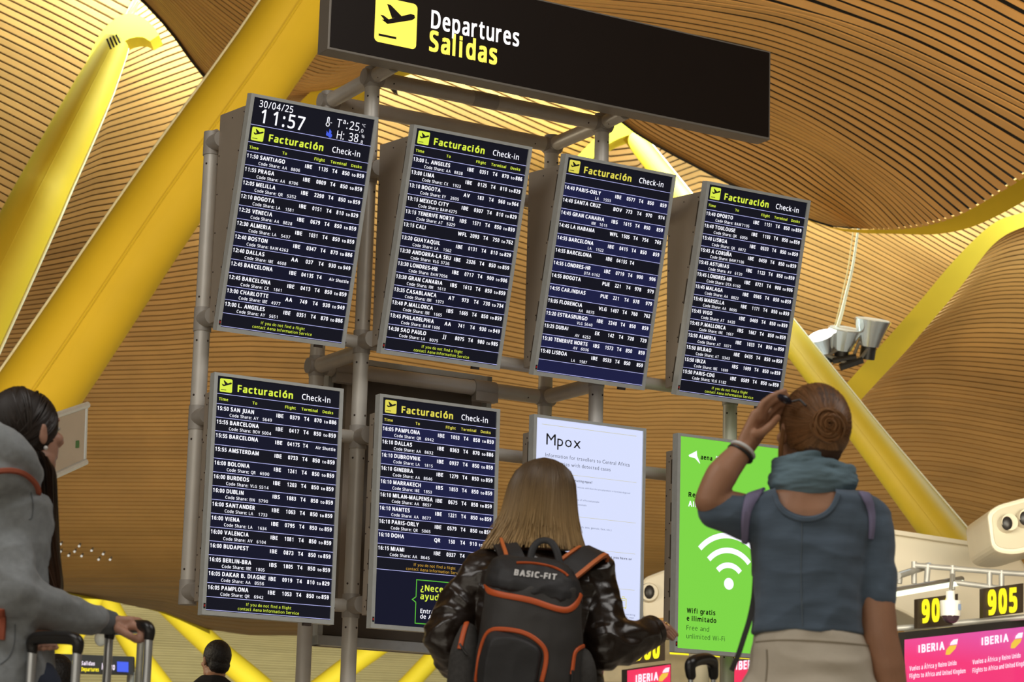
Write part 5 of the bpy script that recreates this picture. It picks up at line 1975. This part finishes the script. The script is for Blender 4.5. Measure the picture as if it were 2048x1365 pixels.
ribbon([(1032, 1140), (1022, 1112), (1014, 1096), (1006, 1088)], (6.90, 6.93, 6.99, 7.06), (0.070, 0.060), 'shoulder_strap', pack_dark, bp, ob, 0.012)
ribbon([(1016, 1124), (1011, 1106), (1006, 1092), (1002, 1080)], (6.885, 6.92, 6.975, 7.03), (0.010, 0.008), 'strap_piping', orange_edge, bp, ob, 0.012)
ribbon([(1118, 1150), (1142, 1138), (1165, 1122), (1184, 1107), (1196, 1104)], (6.88, 6.915, 6.955, 7.01, 7.08), (0.062, 0.062), 'shoulder_strap', pack_dark, bp, ob, 0.012)
ribbon([(1147, 1159), (1166, 1144), (1188, 1126), (1206, 1113), (1213, 1112), (1214, 1122)], (6.87, 6.90, 6.94, 6.985, 7.03, 7.05), (0.011, 0.010), 'strap_piping', orange_edge, bp, ob, 0.012)
ribbon([(1118, 1124), (1134, 1112), (1150, 1101), (1160, 1096)], (6.90, 6.93, 6.97, 7.02), (0.009, 0.007), 'strap_piping', orange_edge, bp, ob, 0.012)


# ------------------------------------------------------------------ suitcases
def suitcase(label, pl, pr, Yl, Yr, grip_px, tube_r, m, shell_c, hang=0.0):
    """trolley case: two telescopic tubes, grip, body, wheels"""
    a, b = W(*pl, Yl), W(*pr, Yr)
    c = (a + b) / 2
    ts, os_ = at_base('suitcase', label, 'suitcase', c)
    for p in (a, b):
        MB().tube([Vector((p.x, p.y, 0.52)) - os_, p - os_], tube_r, 14).build('handle_tube', alu_tube, ts)
    g = MB()
    pts_ = [W(x, y, d) - os_ for x, y, d in grip_px]
    seg(g, pts_, [0.014, 0.0155] + [0.017] * (len(pts_) - 4) + [0.0155, 0.014], 12)
    skinobj('handle_grip', remesh(g, 0.003, 4), grip_black, ts)
    d = Vector((b.x - a.x, b.y - a.y, 0))
    L_ = d.length
    ang = math.atan2(d.y, d.x)
    Rz = Matrix.Rotation(ang, 3, 'Z')
    bx = MB()
    bx.box((0, 0.02, 0.33), (max(L_ * 2.2, 0.36), 0.22, 0.50), Rz)
    o = bx.build('shell', shell_c, ts, bevel=0.03)
    for sx in (-1, 1):
        for sy in (-1, 1):
            p = Rz @ Vector((sx * max(L_ * 2.2, 0.36) * 0.4, 0.02 + sy * 0.08, 0.04))
            fk = MB().box(p + Vector((0, 0, 0.03)), (0.03, 0.05, 0.05), Rz).build('wheel_fork', grip_black, ts, smooth=False)
            MB().tube([p + Rz @ Vector((-0.012, 0, 0)), p + Rz @ Vector((0.012, 0, 0))], 0.04, 16).build('wheel', grip_black, fk)
    return ts


case_bl = mat('black_case_shell', (0.02, 0.02, 0.022), 0.4, var=0.1)
case_nv = mat('navy_case_shell', (0.02, 0.03, 0.06), 0.4, var=0.1)
suitcase('trolley case whose small black handle stands right of the outstretched hand', (1382, 1336), (1427, 1336), 6.80, 6.98,
         [(1382, 1352, 6.80), (1380, 1336, 6.80), (1384, 1326, 6.81), (1398, 1320, 6.86), (1414, 1319, 6.92), (1424, 1325, 6.96), (1426, 1338, 6.975), (1427, 1352, 6.98)], 0.0065, None, case_bl)
suitcase('suitcase held by hooded woman\'s outstretched hand, silver handle tubes', (219, 1262), (298, 1266), 6.62, 6.50,
         [(219, 1274, 6.62), (220, 1264, 6.62), (226, 1258, 6.61), (250, 1256, 6.58), (275, 1253, 6.54), (292, 1254, 6.51), (299, 1262, 6.50), (298, 1276, 6.50)], 0.0115, None, case_nv)
suitcase('suitcase at hooded woman\'s side with broad black handle grip', (65, 1290), (155, 1292), 6.32, 6.22,
         [(65, 1302, 6.32), (64, 1286, 6.32), (72, 1278, 6.31), (95, 1276, 6.29), (120, 1276, 6.26), (145, 1278, 6.23), (156, 1285, 6.22), (155, 1303, 6.22)], 0.0115, None, case_bl)

# ------------------------------------------------------------------ hooded woman on the left
Y1 = 6.45
t, of = person('person in grey hoodie with very long dark hair, holding a suitcase handle at left', W(-22, 1365, Y1))
body = MB()
Mh = frame_of(math.radians(42), 0.16)
hc = W(52, 866, Y1)
Ph = head(body, hc, Mh, 0.96, W(15, 985, Y1 + 0.02))
rings(body, [(W(0, 985, Y1), 0.08, 0.06), (W(-15, 1005, Y1), 0.15, 0.085), (W(-18, 1090, Y1), 0.14, 0.10), (W(-22, 1190, Y1), 0.12, 0.10), (W(-25, 1290, Y1), 0.15, 0.12), (W(-25, 1380, Y1), 0.165, 0.125), (W(-25, 1430, Y1), 0.15, 0.12)], -0.35)
zr = W(-25, 1400, Y1)
hipL, hipR = zr + Vector((-0.085, 0, 0.02)), zr + Vector((0.085, 0, 0.02))
legs(body, hipL, hipR)
sR, eR, wR = W(22, 1020, 6.40), W(34, 1195, 6.33), W(224, 1248, 6.56)
seg(body, [sR, sR.lerp(eR, 0.5), eR], [0.05, 0.044, 0.038])
seg(body, [eR, eR.lerp(wR, 0.5), wR], [0.038, 0.034, 0.025])
kn = W(263, 1251, 6.565)
fing = []
for i in range(4):
    yo = -0.036 + 0.024 * i
    xo = (0, 5, 8, 6)[i]
    fing.append([W(256 + xo, 1254 - 4 * i, 6.565 + yo), W(274 + xo, 1254 - 3 * i, 6.56 + yo), W(285 + xo, 1266 - 2 * i, 6.555 + yo), W(282 + xo, 1280 - 2 * i, 6.55 + yo), W(270 + xo, 1281 - 2 * i, 6.55 + yo)])
hand(body, wR, kn, (0, 0.25, 1), fing, [W(236, 1258, 6.52), W(252, 1268, 6.505), W(266, 1276, 6.51), W(278, 1277, 6.52)], 0.042, 0.0112)
sL, eL, wL = W(-85, 1020, 6.55), W(-80, 1180, 6.58), W(60, 1262, 6.42)
seg(body, [sL, sL.lerp(eL, 0.5), eL], [0.05, 0.044, 0.038])
seg(body, [eL, eL.lerp(wL, 0.5), wL], [0.038, 0.034, 0.025])
kL = W(84, 1270, 6.37)
fing = [[W(66 + 13 * i, 1270, 6.375 - 0.010 * i), W(68 + 13 * i, 1281, 6.378 - 0.010 * i), W(71 + 13 * i, 1294, 6.36 - 0.010 * i), W(74 + 13 * i, 1299 - i, 6.33 - 0.010 * i)] for i in range(4)]
hand(body, wL, kL, (0, 0, 1), fing, [W(78, 1270, 6.40), W(92, 1272, 6.40), W(106, 1278, 6.385)], 0.03, 0.0092)
skinobj('body', remesh(shift(body, of), 0.0042, 5), skin_pale, t)
eyes(t, of, Ph, Mh, hair_dark_u)
MB().ell(Ph(0.083, -0.002, -0.048) - of, (0.0055,) * 3).build('earring', pearl, t)
hd = MB()
rings(hd, [(W(5, 966, Y1), 0.075, 0.07), (W(-5, 985, Y1), 0.125, 0.09), (W(-12, 1010, Y1), 0.165, 0.115), (W(-18, 1090, Y1), 0.160, 0.13), (W(-22, 1190, Y1), 0.150, 0.135), (W(-26, 1290, Y1), 0.165, 0.145), (W(-28, 1370, Y1), 0.17, 0.15), (W(-28, 1410, Y1), 0.165, 0.145)], -0.35)
seg(hd, [W(20, 1022, 6.40), W(24, 1105, 6.36), W(34, 1192, 6.32)], [0.066, 0.057, 0.062])
seg(hd, [W(34, 1192, 6.32), W(112, 1224, 6.40), W(192, 1240, 6.51)], [0.062, 0.054, 0.036])
seg(hd, [W(-85, 1020, 6.55), W(-85, 1100, 6.58), W(-80, 1180, 6.58)], [0.07, 0.064, 0.062])
seg(hd, [W(-80, 1180, 6.58), W(0, 1230, 6.46), W(50, 1254, 6.35)], [0.062, 0.05, 0.036])
# hood lying on the shoulders
hood = [W(-60, 900, 6.40), W(-20, 885, 6.33), W(20, 905, 6.31), (W(52, 940, 6.36)), W(62, 965, 6.45)]
seg(hd, hood, [0.05, 0.058, 0.056, 0.045, 0.03])
seg(hd, [W(-40, 945, 6.36), W(10, 950, 6.32), W(48, 968, 6.38)], [0.05, 0.06, 0.045])
ho = skinobj('hoodie', remesh(shift(hd, of), 0.0055, 8, 0.5, folds(9, 0.010, 6.0, (1, 1, 1.3))), hoodie, t)
BVh = bvh_of(ho)
MB().tube([W(188, 1239, 6.505) - of, W(205, 1243, 6.53) - of, W(224, 1247, 6.555) - of], [0.036, 0.0335, 0.030], 22).build('cuff', hoodie_dk, ho)
tape(BVh, of, [(-30, 950), (0, 943), (30, 943), (55, 953), (72, 972), (76, 990)], 0.014, 'strap_piping', rust, t, 0.004, 0.005)
tape(BVh, of, [(2, 1218), (4, 1245), (2, 1280)], 0.02, 'bag_corner', rust, t, 0.004, 0.005)
tape(BVh, of, [(62, 985), (66, 1010), (64, 1035), (58, 1040)], 0.003, 'seam', hoodie_dk, ho, 0.001, 0.001)
tape(BVh, of, [(30, 1250), (28, 1290), (18, 1315), (0, 1330)], 0.003, 'pocket_seam', hoodie_dk, ho, 0.001, 0.001)
tr = MB()
legs(tr, hipL, hipR, (0.105, 0.075, 0.062), 0.09)
rings(tr, [(W(-26, 1375, Y1), 0.16, 0.125), (W(-26, 1410, Y1), 0.17, 0.13), (W(-26, 1440, Y1), 0.15, 0.12)], -0.35)
skinobj('trousers', remesh(shift(tr, of), 0.009, 6), jeans, t)
shoes(t, of, (hipL, hipR), shoe_lt)


def scalp(center, M, radii, starts, ends, k, seed, lift=1.0, tail=None, npts=12):
    """strands combed over the skull from hairline directions to a gathering direction"""
    r_ = random.Random(seed)
    out = []
    for _ in range(k):
        a = r_.random() * (len(starts) - 1)
        i = int(a)
        s_ = Vector(starts[i]).lerp(Vector(starts[min(i + 1, len(starts) - 1)]), a - i)
        s_ = (s_ + Vector([r_.uniform(-.12, .12) for _ in range(3)])).normalized()
        e_ = Vector(ends[r_.randrange(len(ends))]) + Vector([r_.uniform(-.09, .09) for _ in range(3)])
        e_.normalize()
        lay = lift * r_.uniform(0.985, 1.03)
        om = math.acos(max(-0.999, min(0.999, s_.dot(e_))))
        p = []
        for j in range(npts):
            u = j / (npts - 1)
            v = (s_ * math.sin((1 - u) * om) + e_ * math.sin(u * om)) / math.sin(om)
            p.append(center + M @ Vector((v.x * radii[0], v.y * radii[1], v.z * radii[2])) * lay)
        if tail:
            p += tail(p[-1], r_)
        out.append(p)
    return out


C_ = Ph(0, -0.014, 0.022) - of
rad_ = (0.080 * .98, 0.100 * .98, 0.098 * .98)
un = MB()
un.ell(C_ + Mh @ Vector((0, -0.008, 0.004)), (rad_[0] * 0.97, rad_[1] * 0.96, rad_[2] * 0.97), Mh, 28, 18)
# long mass hanging in front of the right shoulder
HM = [(62, 905, 6.43, 26), (78, 940, 6.44, 30), (84, 1000, 6.45, 27), (90, 1060, 6.45, 24), (98, 1120, 6.45, 20), (110, 1165, 6.45, 12), (118, 1190, 6.45, 4)]
rings(un, [(W(a, b, c) - of, d * c / FPX, 0.022) for a, b, c, d in HM[:-1]])
un.build('hair_underlayer', hair_dark_u, t)


def hm(u, sx, sy):
    q = u * (len(HM) - 1)
    a, b, c, d = [np.interp(q, range(len(HM)), [h[i] for h in HM]) for i in range(4)]
    return W(a + sx * d, b, c) - of + Vector((0, sy * 0.026, 0))


paths = scalp(C_, Mh, rad_, [(0.95, 0.30, -0.05), (0.72, 0.78, 0.32), (0.30, 0.85, 0.62), (-0.2, 0.8, 0.7), (-0.72, 0.62, 0.45), (-0.95, 0.2, 0.2), (-0.7, -0.3, 0.75), (0, 0, 1)], [(0.62, -0.55, -0.62), (0.35, -0.72, -0.66), (0.80, -0.30, -0.55)], 700, 5, 1.0)
rs = random.Random(21)
for k in range(420):
    sx, sy = rs.uniform(-1, 1), rs.uniform(-1, 1)
    u0, u1 = rs.uniform(0.0, 0.12), rs.uniform(0.86, 1.0)
    ph, am = rs.uniform(0, 6), rs.uniform(0, 0.10)
    paths.append([hm(u0 + (u1 - u0) * j / 17, sx + am * math.sin(5 * j / 17 + ph) + 0.25 * sx * (j / 17) ** 4, sy) for j in range(18)])
strands(paths, 0.0022, 0.0012).build('hair', hair_dark, t, recalc=False)

# ------------------------------------------------------------------ standing woman with bun and scarf
Y2 = 6.0
t, of = person('person in slate T-shirt and blue scarf, auburn bun, raising left hand to head', W(1618, 1365, Y2))
body = MB()
Mh = frame_of(math.radians(-20), 0.22)
hc = W(1624, 866, Y2 + 0.015)
Ph = head(body, hc, Mh, 0.97, W(1622, 985, Y2 + 0.01), 0.053)
rings(body, [(W(1626, 978, Y2), 0.070, 0.058), (W(1628, 994, Y2), 0.128, 0.082), (W(1626, 1030, Y2), 0.150, 0.098), (W(1622, 1090, Y2), 0.132, 0.105), (W(1618, 1180, Y2), 0.118, 0.10), (W(1616, 1265, Y2), 0.12, 0.10), (W(1620, 1340, Y2), 0.132, 0.108), (W(1622, 1420, Y2), 0.135, 0.11), (W(1622, 1460, Y2), 0.12, 0.10)])
zr = W(1622, 1440, Y2)
hipL, hipR = zr + Vector((-0.08, 0, 0.02)), zr + Vector((0.08, 0, 0.02))
legs(body, hipL, hipR)
sR, eR, wR = W(1735, 1045, Y2), W(1760, 1275, 5.97), W(1800, 1455, 5.98)
seg(body, [sR, sR.lerp(eR, 0.5), eR], [0.050, 0.045, 0.043])
seg(body, [eR, eR.lerp(wR, 0.35), wR], [0.043, 0.044, 0.027])
kR = W(1808, 1515, 6.0)
hand(body, wR, kR, (1, 0, 0), [[kR + Vector((0, 0.018 * (i - 1.5), 0)), kR + Vector((-0.005, 0.018 * (i - 1.5), -0.04)), kR + Vector((-0.02, 0.017 * (i - 1.5), -0.072))] for i in range(4)], [wR + Vector((0, 0.02, -0.03)), wR + Vector((-0.01, 0.05, -0.06)), wR + Vector((-0.015, 0.055, -0.085))])
sL, eL, wL = W(1512, 1035, Y2), W(1417, 1003, 5.93), W(1489, 896, 5.965)
seg(body, [sL, sL.lerp(eL, 0.5), eL], [0.050, 0.044, 0.034])
seg(body, [eL, W(1444, 950, 5.94), wL], [0.034, 0.0385, 0.0255])
kL = W(1523, 838, 5.98)
fing = [[W(1519, 838, 5.962), W(1522, 812, 5.955), W(1545, 792, 5.965), W(1570, 782, 5.98)],
        [W(1525, 840, 5.975), W(1532, 818, 5.965), W(1551, 801, 5.97), W(1575, 793, 5.985)],
        [W(1530, 843, 5.99), W(1541, 826, 5.985), W(1558, 812, 5.985), W(1577, 805, 5.99)],
        [W(1533, 847, 6.005), W(1547, 835, 6.005), W(1561, 825, 6.0), W(1574, 818, 6.0)]]
hand(body, wL, kL, (0.7, -0.3, 0.4), fing, [W(1508, 870, 5.955), W(1526, 864, 5.935), W(1543, 850, 5.93), W(1556, 836, 5.94)], 0.030, 0.0088)
skinobj('body', remesh(shift(body, of), 0.0042, 5), skin_tan, t)
eyes(t, of, Ph, Mh, hair_red_u)
ts_ = MB()
rings(ts_, [(W(1628, 978, Y2), 0.085, 0.07), (W(1628, 988, Y2), 0.130, 0.088), (W(1627, 1004, Y2), 0.152, 0.104), (W(1625, 1040, Y2), 0.160, 0.114), (W(1621, 1095, Y2), 0.141, 0.120), (W(1617, 1180, Y2), 0.129, 0.116), (W(1615, 1240, Y2), 0.130, 0.116), (W(1615, 1272, Y2), 0.134, 0.118)])
seg(ts_, [W(1733, 1045, Y2), W(1745, 1130, 5.99), W(1755, 1196, 5.985)], [0.062, 0.056, 0.050])
seg(ts_, [W(1525, 1040, Y2), W(1472, 1032, 5.97), W(1432, 1020, 5.945)], [0.062, 0.054, 0.046])
me = remesh(shift(ts_, of), 0.005, 7, 0.5, folds(8, 0.008, 12.0, (1, 1, 1.6)))
# scooped back neckline
bm = bmesh.new()
bm.from_mesh(me)
cN = W(1613, 980, Y2 - 0.1) - of
rx, rz = 60 * 5.9 / FPX, 55 * 5.9 / FPX
kill = [f for f in bm.faces if ((f.calc_center_median().x - cN.x) / rx) ** 2 + ((f.calc_center_median().z - cN.z) / rz) ** 2 < 1 and f.calc_center_median().y < W(1613, 980, Y2).y - of.y + 0.05]
bmesh.ops.delete(bm, geom=kill, context='FACES')
for v in bm.verts:
    if v.is_boundary:
        q = Vector(((v.co.x - cN.x) / rx, (v.co.z - cN.z) / rz))
        if q.length > 1e-6:
            q.normalize()
            v.co.x, v.co.z = cN.x + q.x * rx, cN.z + q.y * rz
bm.to_mesh(me)
bm.free()
to = skinobj('t_shirt', me, tee, t)
BVt = bvh_of(to)
tape(BVt, of, [(1550, 990), (1556, 1008), (1570, 1026), (1592, 1037), (1613, 1040), (1636, 1036), (1656, 1025), (1669, 1008), (1676, 990)], 0.013, 'neckline_binding', tee, to, 0.003, 0.003, 60)
tape(BVt, of, [(1604, 1042), (1603, 1090), (1602, 1130), (1603, 1200), (1606, 1262)], 0.003, 'back_seam', mat('pale_seam', (0.12, 0.155, 0.19), 0.9), to, 0.0008, 0.0008)
pn = MB()
rings(pn, [(W(1618, 1260, Y2), 0.122, 0.112), (W(1620, 1275, Y2), 0.130, 0.120), (W(1622, 1320, Y2), 0.144, 0.130), (W(1624, 1380, Y2), 0.152, 0.138), (W(1624, 1450, Y2), 0.155, 0.135), (W(1624, 1500, Y2), 0.14, 0.12)])
legs(pn, hipL, hipR, (0.110, 0.088, 0.075), 0.09)
po = skinobj('trousers', remesh(shift(pn, of), 0.0065, 6, 0.5, folds(6, 0.008, 2.0, (1, 1, 2.2))), beige, t)
BVp2 = bvh_of(po)
tape(BVp2, of, [(1512, 1285), (1560, 1281), (1620, 1282), (1680, 1286), (1735, 1292)], 0.004, 'waist_seam', mat('beige_seam', (0.36, 0.31, 0.23), 0.9), po, 0.001, 0.002)
tape(BVp2, of, [(1534, 1300), (1535, 1330), (1532, 1364)], 0.004, 'pocket_seam', mat('beige_seam_dark', (0.30, 0.26, 0.20), 0.9), po, 0.001, 0.002)
shoes(t, of, (hipL, hipR), shoe_lt)
# scarf wound round the neck
sc = MB()
rs = random.Random(4)
cS = W(1625, 962, Y2) - of
for k in range(7):
    zo = (k - 3) * 0.0095
    rr = 0.092 - 0.0022 * abs(k - 3.0) ** 1.6
    ph = rs.uniform(0, 6)
    pts = [cS + Vector((rr * 1.05 * math.cos(a), rr * 0.95 * math.sin(a), zo + 0.006 * math.sin(a + 0.6) + 0.004 * math.sin(3 * a + ph))) for a in [2 * PI * j / 40 for j in range(40)]]
    sc.tube(pts, [0.0125 + 0.003 * math.sin(2 * PI * j / 40 * 3 + ph) for j in range(40)], 10, closed=True)
c2 = W(1605, 928, Y2) - of
for k in range(3):
    pts = [c2 + Vector((0.066 * math.cos(a), 0.068 * math.sin(a) - 0.004, (k - 1) * 0.010 + 0.010 * math.cos(a))) for a in [2 * PI * j / 32 for j in range(32)]]
    sc.tube(pts, 0.010, 8, closed=True)
skinobj('scarf', remesh(sc, 0.0035, 3, 0.5, folds(26, 0.003, 8.0, (0.6, 0.6, 3))), scarf_m, t)
# wrist bands
d_ = (wL - eL).normalized()
cw = W(1483, 905, 5.962) - of
a_ = d_.orthogonal().normalized()
b_ = d_.cross(a_)
for o_, m_, nm in ((-0.006, black_plastic, 'hair_tie'), (0.006, print_white, 'bracelet')):
    MB().tube([cw + d_ * o_ + (a_ * math.cos(q) + b_ * math.sin(q)) * 0.0305 for q in [2 * PI * k / 28 for k in range(28)]], 0.0045, 8, closed=True).build(nm, m_, t)
# hair swept back into a bun
C_ = Ph(0, -0.014, 0.022) - of
rad_ = (0.0765, 0.100, 0.096)
un = MB()
un.ell(C_ + Mh @ Vector((0, -0.006, 0.006)), (rad_[0] * 0.96, rad_[1] * 0.96, rad_[2] * 0.97), Mh, 28, 18)
un.ell(C_ + Mh @ Vector((0, -0.045, -0.046)), (0.054, 0.044, 0.060), Mh, 20, 14)
bun = W(1656, 852, Y2 - 0.112) - of
un.ell(bun + Vector((0, 0.006, 0)), (0.035, 0.030, 0.037), None, 18, 12)
un.build('hair_underlayer', hair_red_u, t)
db = Mh.transposed() @ (bun - C_)
db = Vector((db.x / rad_[0], db.y / rad_[1], db.z / rad_[2])).normalized()
paths = scalp(C_, Mh, rad_, [(-0.9, 0.3, -0.3), (-0.85, 0.5, 0.1), (-0.5, 0.8, 0.35), (0, 0.88, 0.5), (0.5, 0.8, 0.35), (0.85, 0.5, 0.1), (0.93, 0.3, -0.3), (0.8, -0.35, -0.65), (0.3, -0.6, -0.85), (-0.3, -0.6, -0.85), (-0.8, -0.3, -0.65), (-0.9, 0.3, -0.3)], [tuple(db)], 1500, 9, 1.01)
rs = random.Random(31)
for k in range(230):
    r1 = rs.uniform(0.004, 0.037)
    a0 = rs.uniform(0, 6.28)
    ext = rs.uniform(1.5, 3.6)
    dep = rs.uniform(-0.024, 0.012)
    tlt = rs.uniform(-0.25, 0.25)
    r2 = max(0.003, r1 + rs.uniform(-0.018, 0.006))
    pts = []
    for j in range(14):
        u = j / 13
        a = a0 + ext * u
        r = r1 + (r2 - r1) * u
        bulge = -math.sqrt(max(0, 1 - (r / 0.040) ** 2)) * 0.030
        pts.append(bun + Vector((r * math.cos(a) * 0.95 + tlt * r, bulge + 0.004 + dep * 0.5, r * 1.08 * math.sin(a) - tlt * 0.5 * r)))
    paths.append(pts)
# loose strands at the temple
for k in range(14):
    x = rs.uniform(0, 8)
    paths.append(smoothline([W(1566 + x, 850, 5.98) - of, W(1558 + x, 885, 5.97) - of, W(1556 + x * 1.2, 925, 5.97) - of, W(1559 + x, 938 + x, 5.97) - of], 12))
strands(paths, 0.0024, 0.0016).build('hair', hair_red, t, recalc=False)
tS = t
# sunglasses being pushed up into the hair
t, os_ = at_base('sunglasses', 'dark sunglasses held at the auburn haired woman\'s head', 'sunglasses', W(1566, 800, 5.96), z=W(1566, 800, 5.96).z)
for dx in (-1, 1):
    c = W(1569, 799, 5.955 + 0.035 * dx) - os_
    MB().ell(c, (0.020, 0.024, 0.009), Matrix.Rotation(0.5, 3, 'Y'), 16, 10).build('lens', mat('dark_lens', (0.012, 0.014, 0.03), 0.08), t)
MB().tube([W(1574, 806, 5.93) - os_, W(1600, 800, 5.915) - os_, W(1612, 812, 5.905) - os_], 0.0028, 8).build('temple_arm', black_plastic, t)
# bag worn on her front, straps over both shoulders
t, ob2 = at_base('front_pack', 'lavender strapped pack worn on the front of the bun haired woman', 'backpack', W(1612, 1200, Y2 + 0.2), z=W(1612, 1260, Y2 + 0.2).z)
fb = MB()
rings(fb, [(W(1612, 1050, Y2 + 0.19) - ob2, 0.09, 0.05), (W(1610, 1090, Y2 + 0.2) - ob2, 0.12, 0.075), (W(1608, 1170, Y2 + 0.2) - ob2, 0.125, 0.08), (W(1610, 1250, Y2 + 0.2) - ob2, 0.12, 0.075)])
seg(fb, [W(1512, 1120, Y2 + 0.06) - ob2, W(1511, 1150, Y2 + 0.06) - ob2], [0.012, 0.012])
skinobj('bag', remesh(fb, 0.007, 5), strap_dk, t)
dsh = Vector(of) - Vector(ob2)


def strap_on(px, w0, w1):
    o = tape(BVt, of, px, w0, 'shoulder_strap', lavender, t, 0.005, 0.004, 40, w1)
    if o:
        o.data.transform(Matrix.Translation(dsh))


strap_on([(1528, 984), (1508, 992), (1496, 1010), (1490, 1040), (1490, 1082)], 0.036, 0.016)
strap_on([(1728, 990), (1738, 1010), (1742, 1040), (1740, 1078)], 0.034, 0.012)
ribbon([(1511, 1150), (1508, 1195), (1499, 1240), (1488, 1275), (1476, 1312), (1463, 1342)], (6.03, 6.0, 5.97, 5.96, 5.96, 5.97), (0.014, 0.012), 'hanging_strap', strap_dk, t, ob2, 0.003, 30)


# ------------------------------------------------------------------ people far behind
def far_person(label, hx, hy, Y, r, hairm, coat, sx, yaw=0.0):
    hc_ = W(hx, hy, Y)
    t, of = person(label, hc_)
    b = MB()
    M_ = frame_of(yaw)
    P_ = head(b, hc_, M_, r, hc_ + Vector((0, -0.06, -0.16)), 0.058)
    sh_ = hc_ + Vector((0, -0.07, -0.15))
    rings(b, [(sh_, 0.09, 0.07), (sh_ + Vector((0, 0, -0.06)), 0.18, 0.10), (sh_ + Vector((0, 0, -0.25)), 0.17, 0.11), (sh_ + Vector((0, 0, -0.55)), 0.15, 0.11)])
    hz = sh_.z - 0.5
    hl, hr = Vector((hc_.x - 0.09, hc_.y, hz)), Vector((hc_.x + 0.09, hc_.y, hz))
    legs(b, hl, hr)
    for k in (-1, 1):
        s_ = sh_ + Vector((0.19 * k, 0, -0.07))
        e_ = s_ + Vector((0.04 * k, 0.0, -0.29))
        w_ = e_ + Vector((-0.01 * k, 0.08, -0.24))
        seg(b, [s_, e_, w_], [0.05, 0.04, 0.026])
        kk = w_ + Vector((0, 0.02, -0.08))
        hand(b, w_, kk, (1, 0, 0), [[kk + Vector((0, 0.018 * (i - 1.5), 0)), kk + Vector((0, 0.018 * (i - 1.5), -0.04)), kk + Vector((-0.015 * k, 0.017 * (i - 1.5), -0.07))] for i in range(4)], [w_ + Vector((0, 0.02, -0.02)), w_ + Vector((0, 0.05, -0.05)), w_ + Vector((0, 0.055, -0.08))])
    skinobj('body', remesh(shift(b, of), 0.006, 5), skin_tan, t)
    c = MB()
    rings(c, [(sh_ + Vector((0, 0, 0.05)), 0.075, 0.07), (sh_ + Vector((0, 0, 0.0)), 0.13, 0.09), (sh_ + Vector((0, 0, -0.06)), sx, 0.12), (sh_ + Vector((0, 0, -0.25)), sx * 0.98, 0.135), (sh_ + Vector((0, 0, -0.62)), sx * 0.85, 0.135)])
    for k in (-1, 1):
        s_ = sh_ + Vector((0.185 * k, 0, -0.08))
        e_ = s_ + Vector((0.045 * k, 0.0, -0.29))
        w_ = e_ + Vector((-0.01 * k, 0.07, -0.20))
        seg(c, [s_, e_, w_], [0.075, 0.06, 0.045])
    skinobj('jacket', remesh(shift(c, of), 0.009, 6, 0.5, folds(9, 0.008, 2.0)), coat, t)
    tq = MB()
    legs(tq, hl, hr, (0.10, 0.08, 0.06), 0.09)
    rings(tq, [(Vector((hc_.x, hc_.y, hz + 0.1)), 0.15, 0.12), (Vector((hc_.x, hc_.y, hz - 0.06)), 0.16, 0.12)])
    skinobj('trousers', remesh(shift(tq, of), 0.01, 5), black_cloth, t)
    shoes(t, of, (hl, hr), shoe)
    hm_ = MB()
    hm_.ell(P_(0, -0.022, 0.030) - of, (0.084 * r, 0.100 * r, 0.098 * r), M_, 24, 16)
    hm_.ell(P_(0, -0.052, -0.03) - of, (0.070 * r, 0.055 * r, 0.06 * r), M_, 20, 12)
    skinobj('hair', remesh(hm_, 0.005, 3, 0.5, folds(60, 0.002, 3)), hairm, t)
    return t


far_person('person with short black hair and dark jacket far behind, below lower left display', 431, 1322, 16.0, 1.02, hair_black, black_cloth, 0.215, math.radians(-35))
far_person('person with dark hair barely in frame behind the two suitcase handles', 112, 1362, 13.0, 1.05, hair_black, beige, 0.20, math.radians(-15))
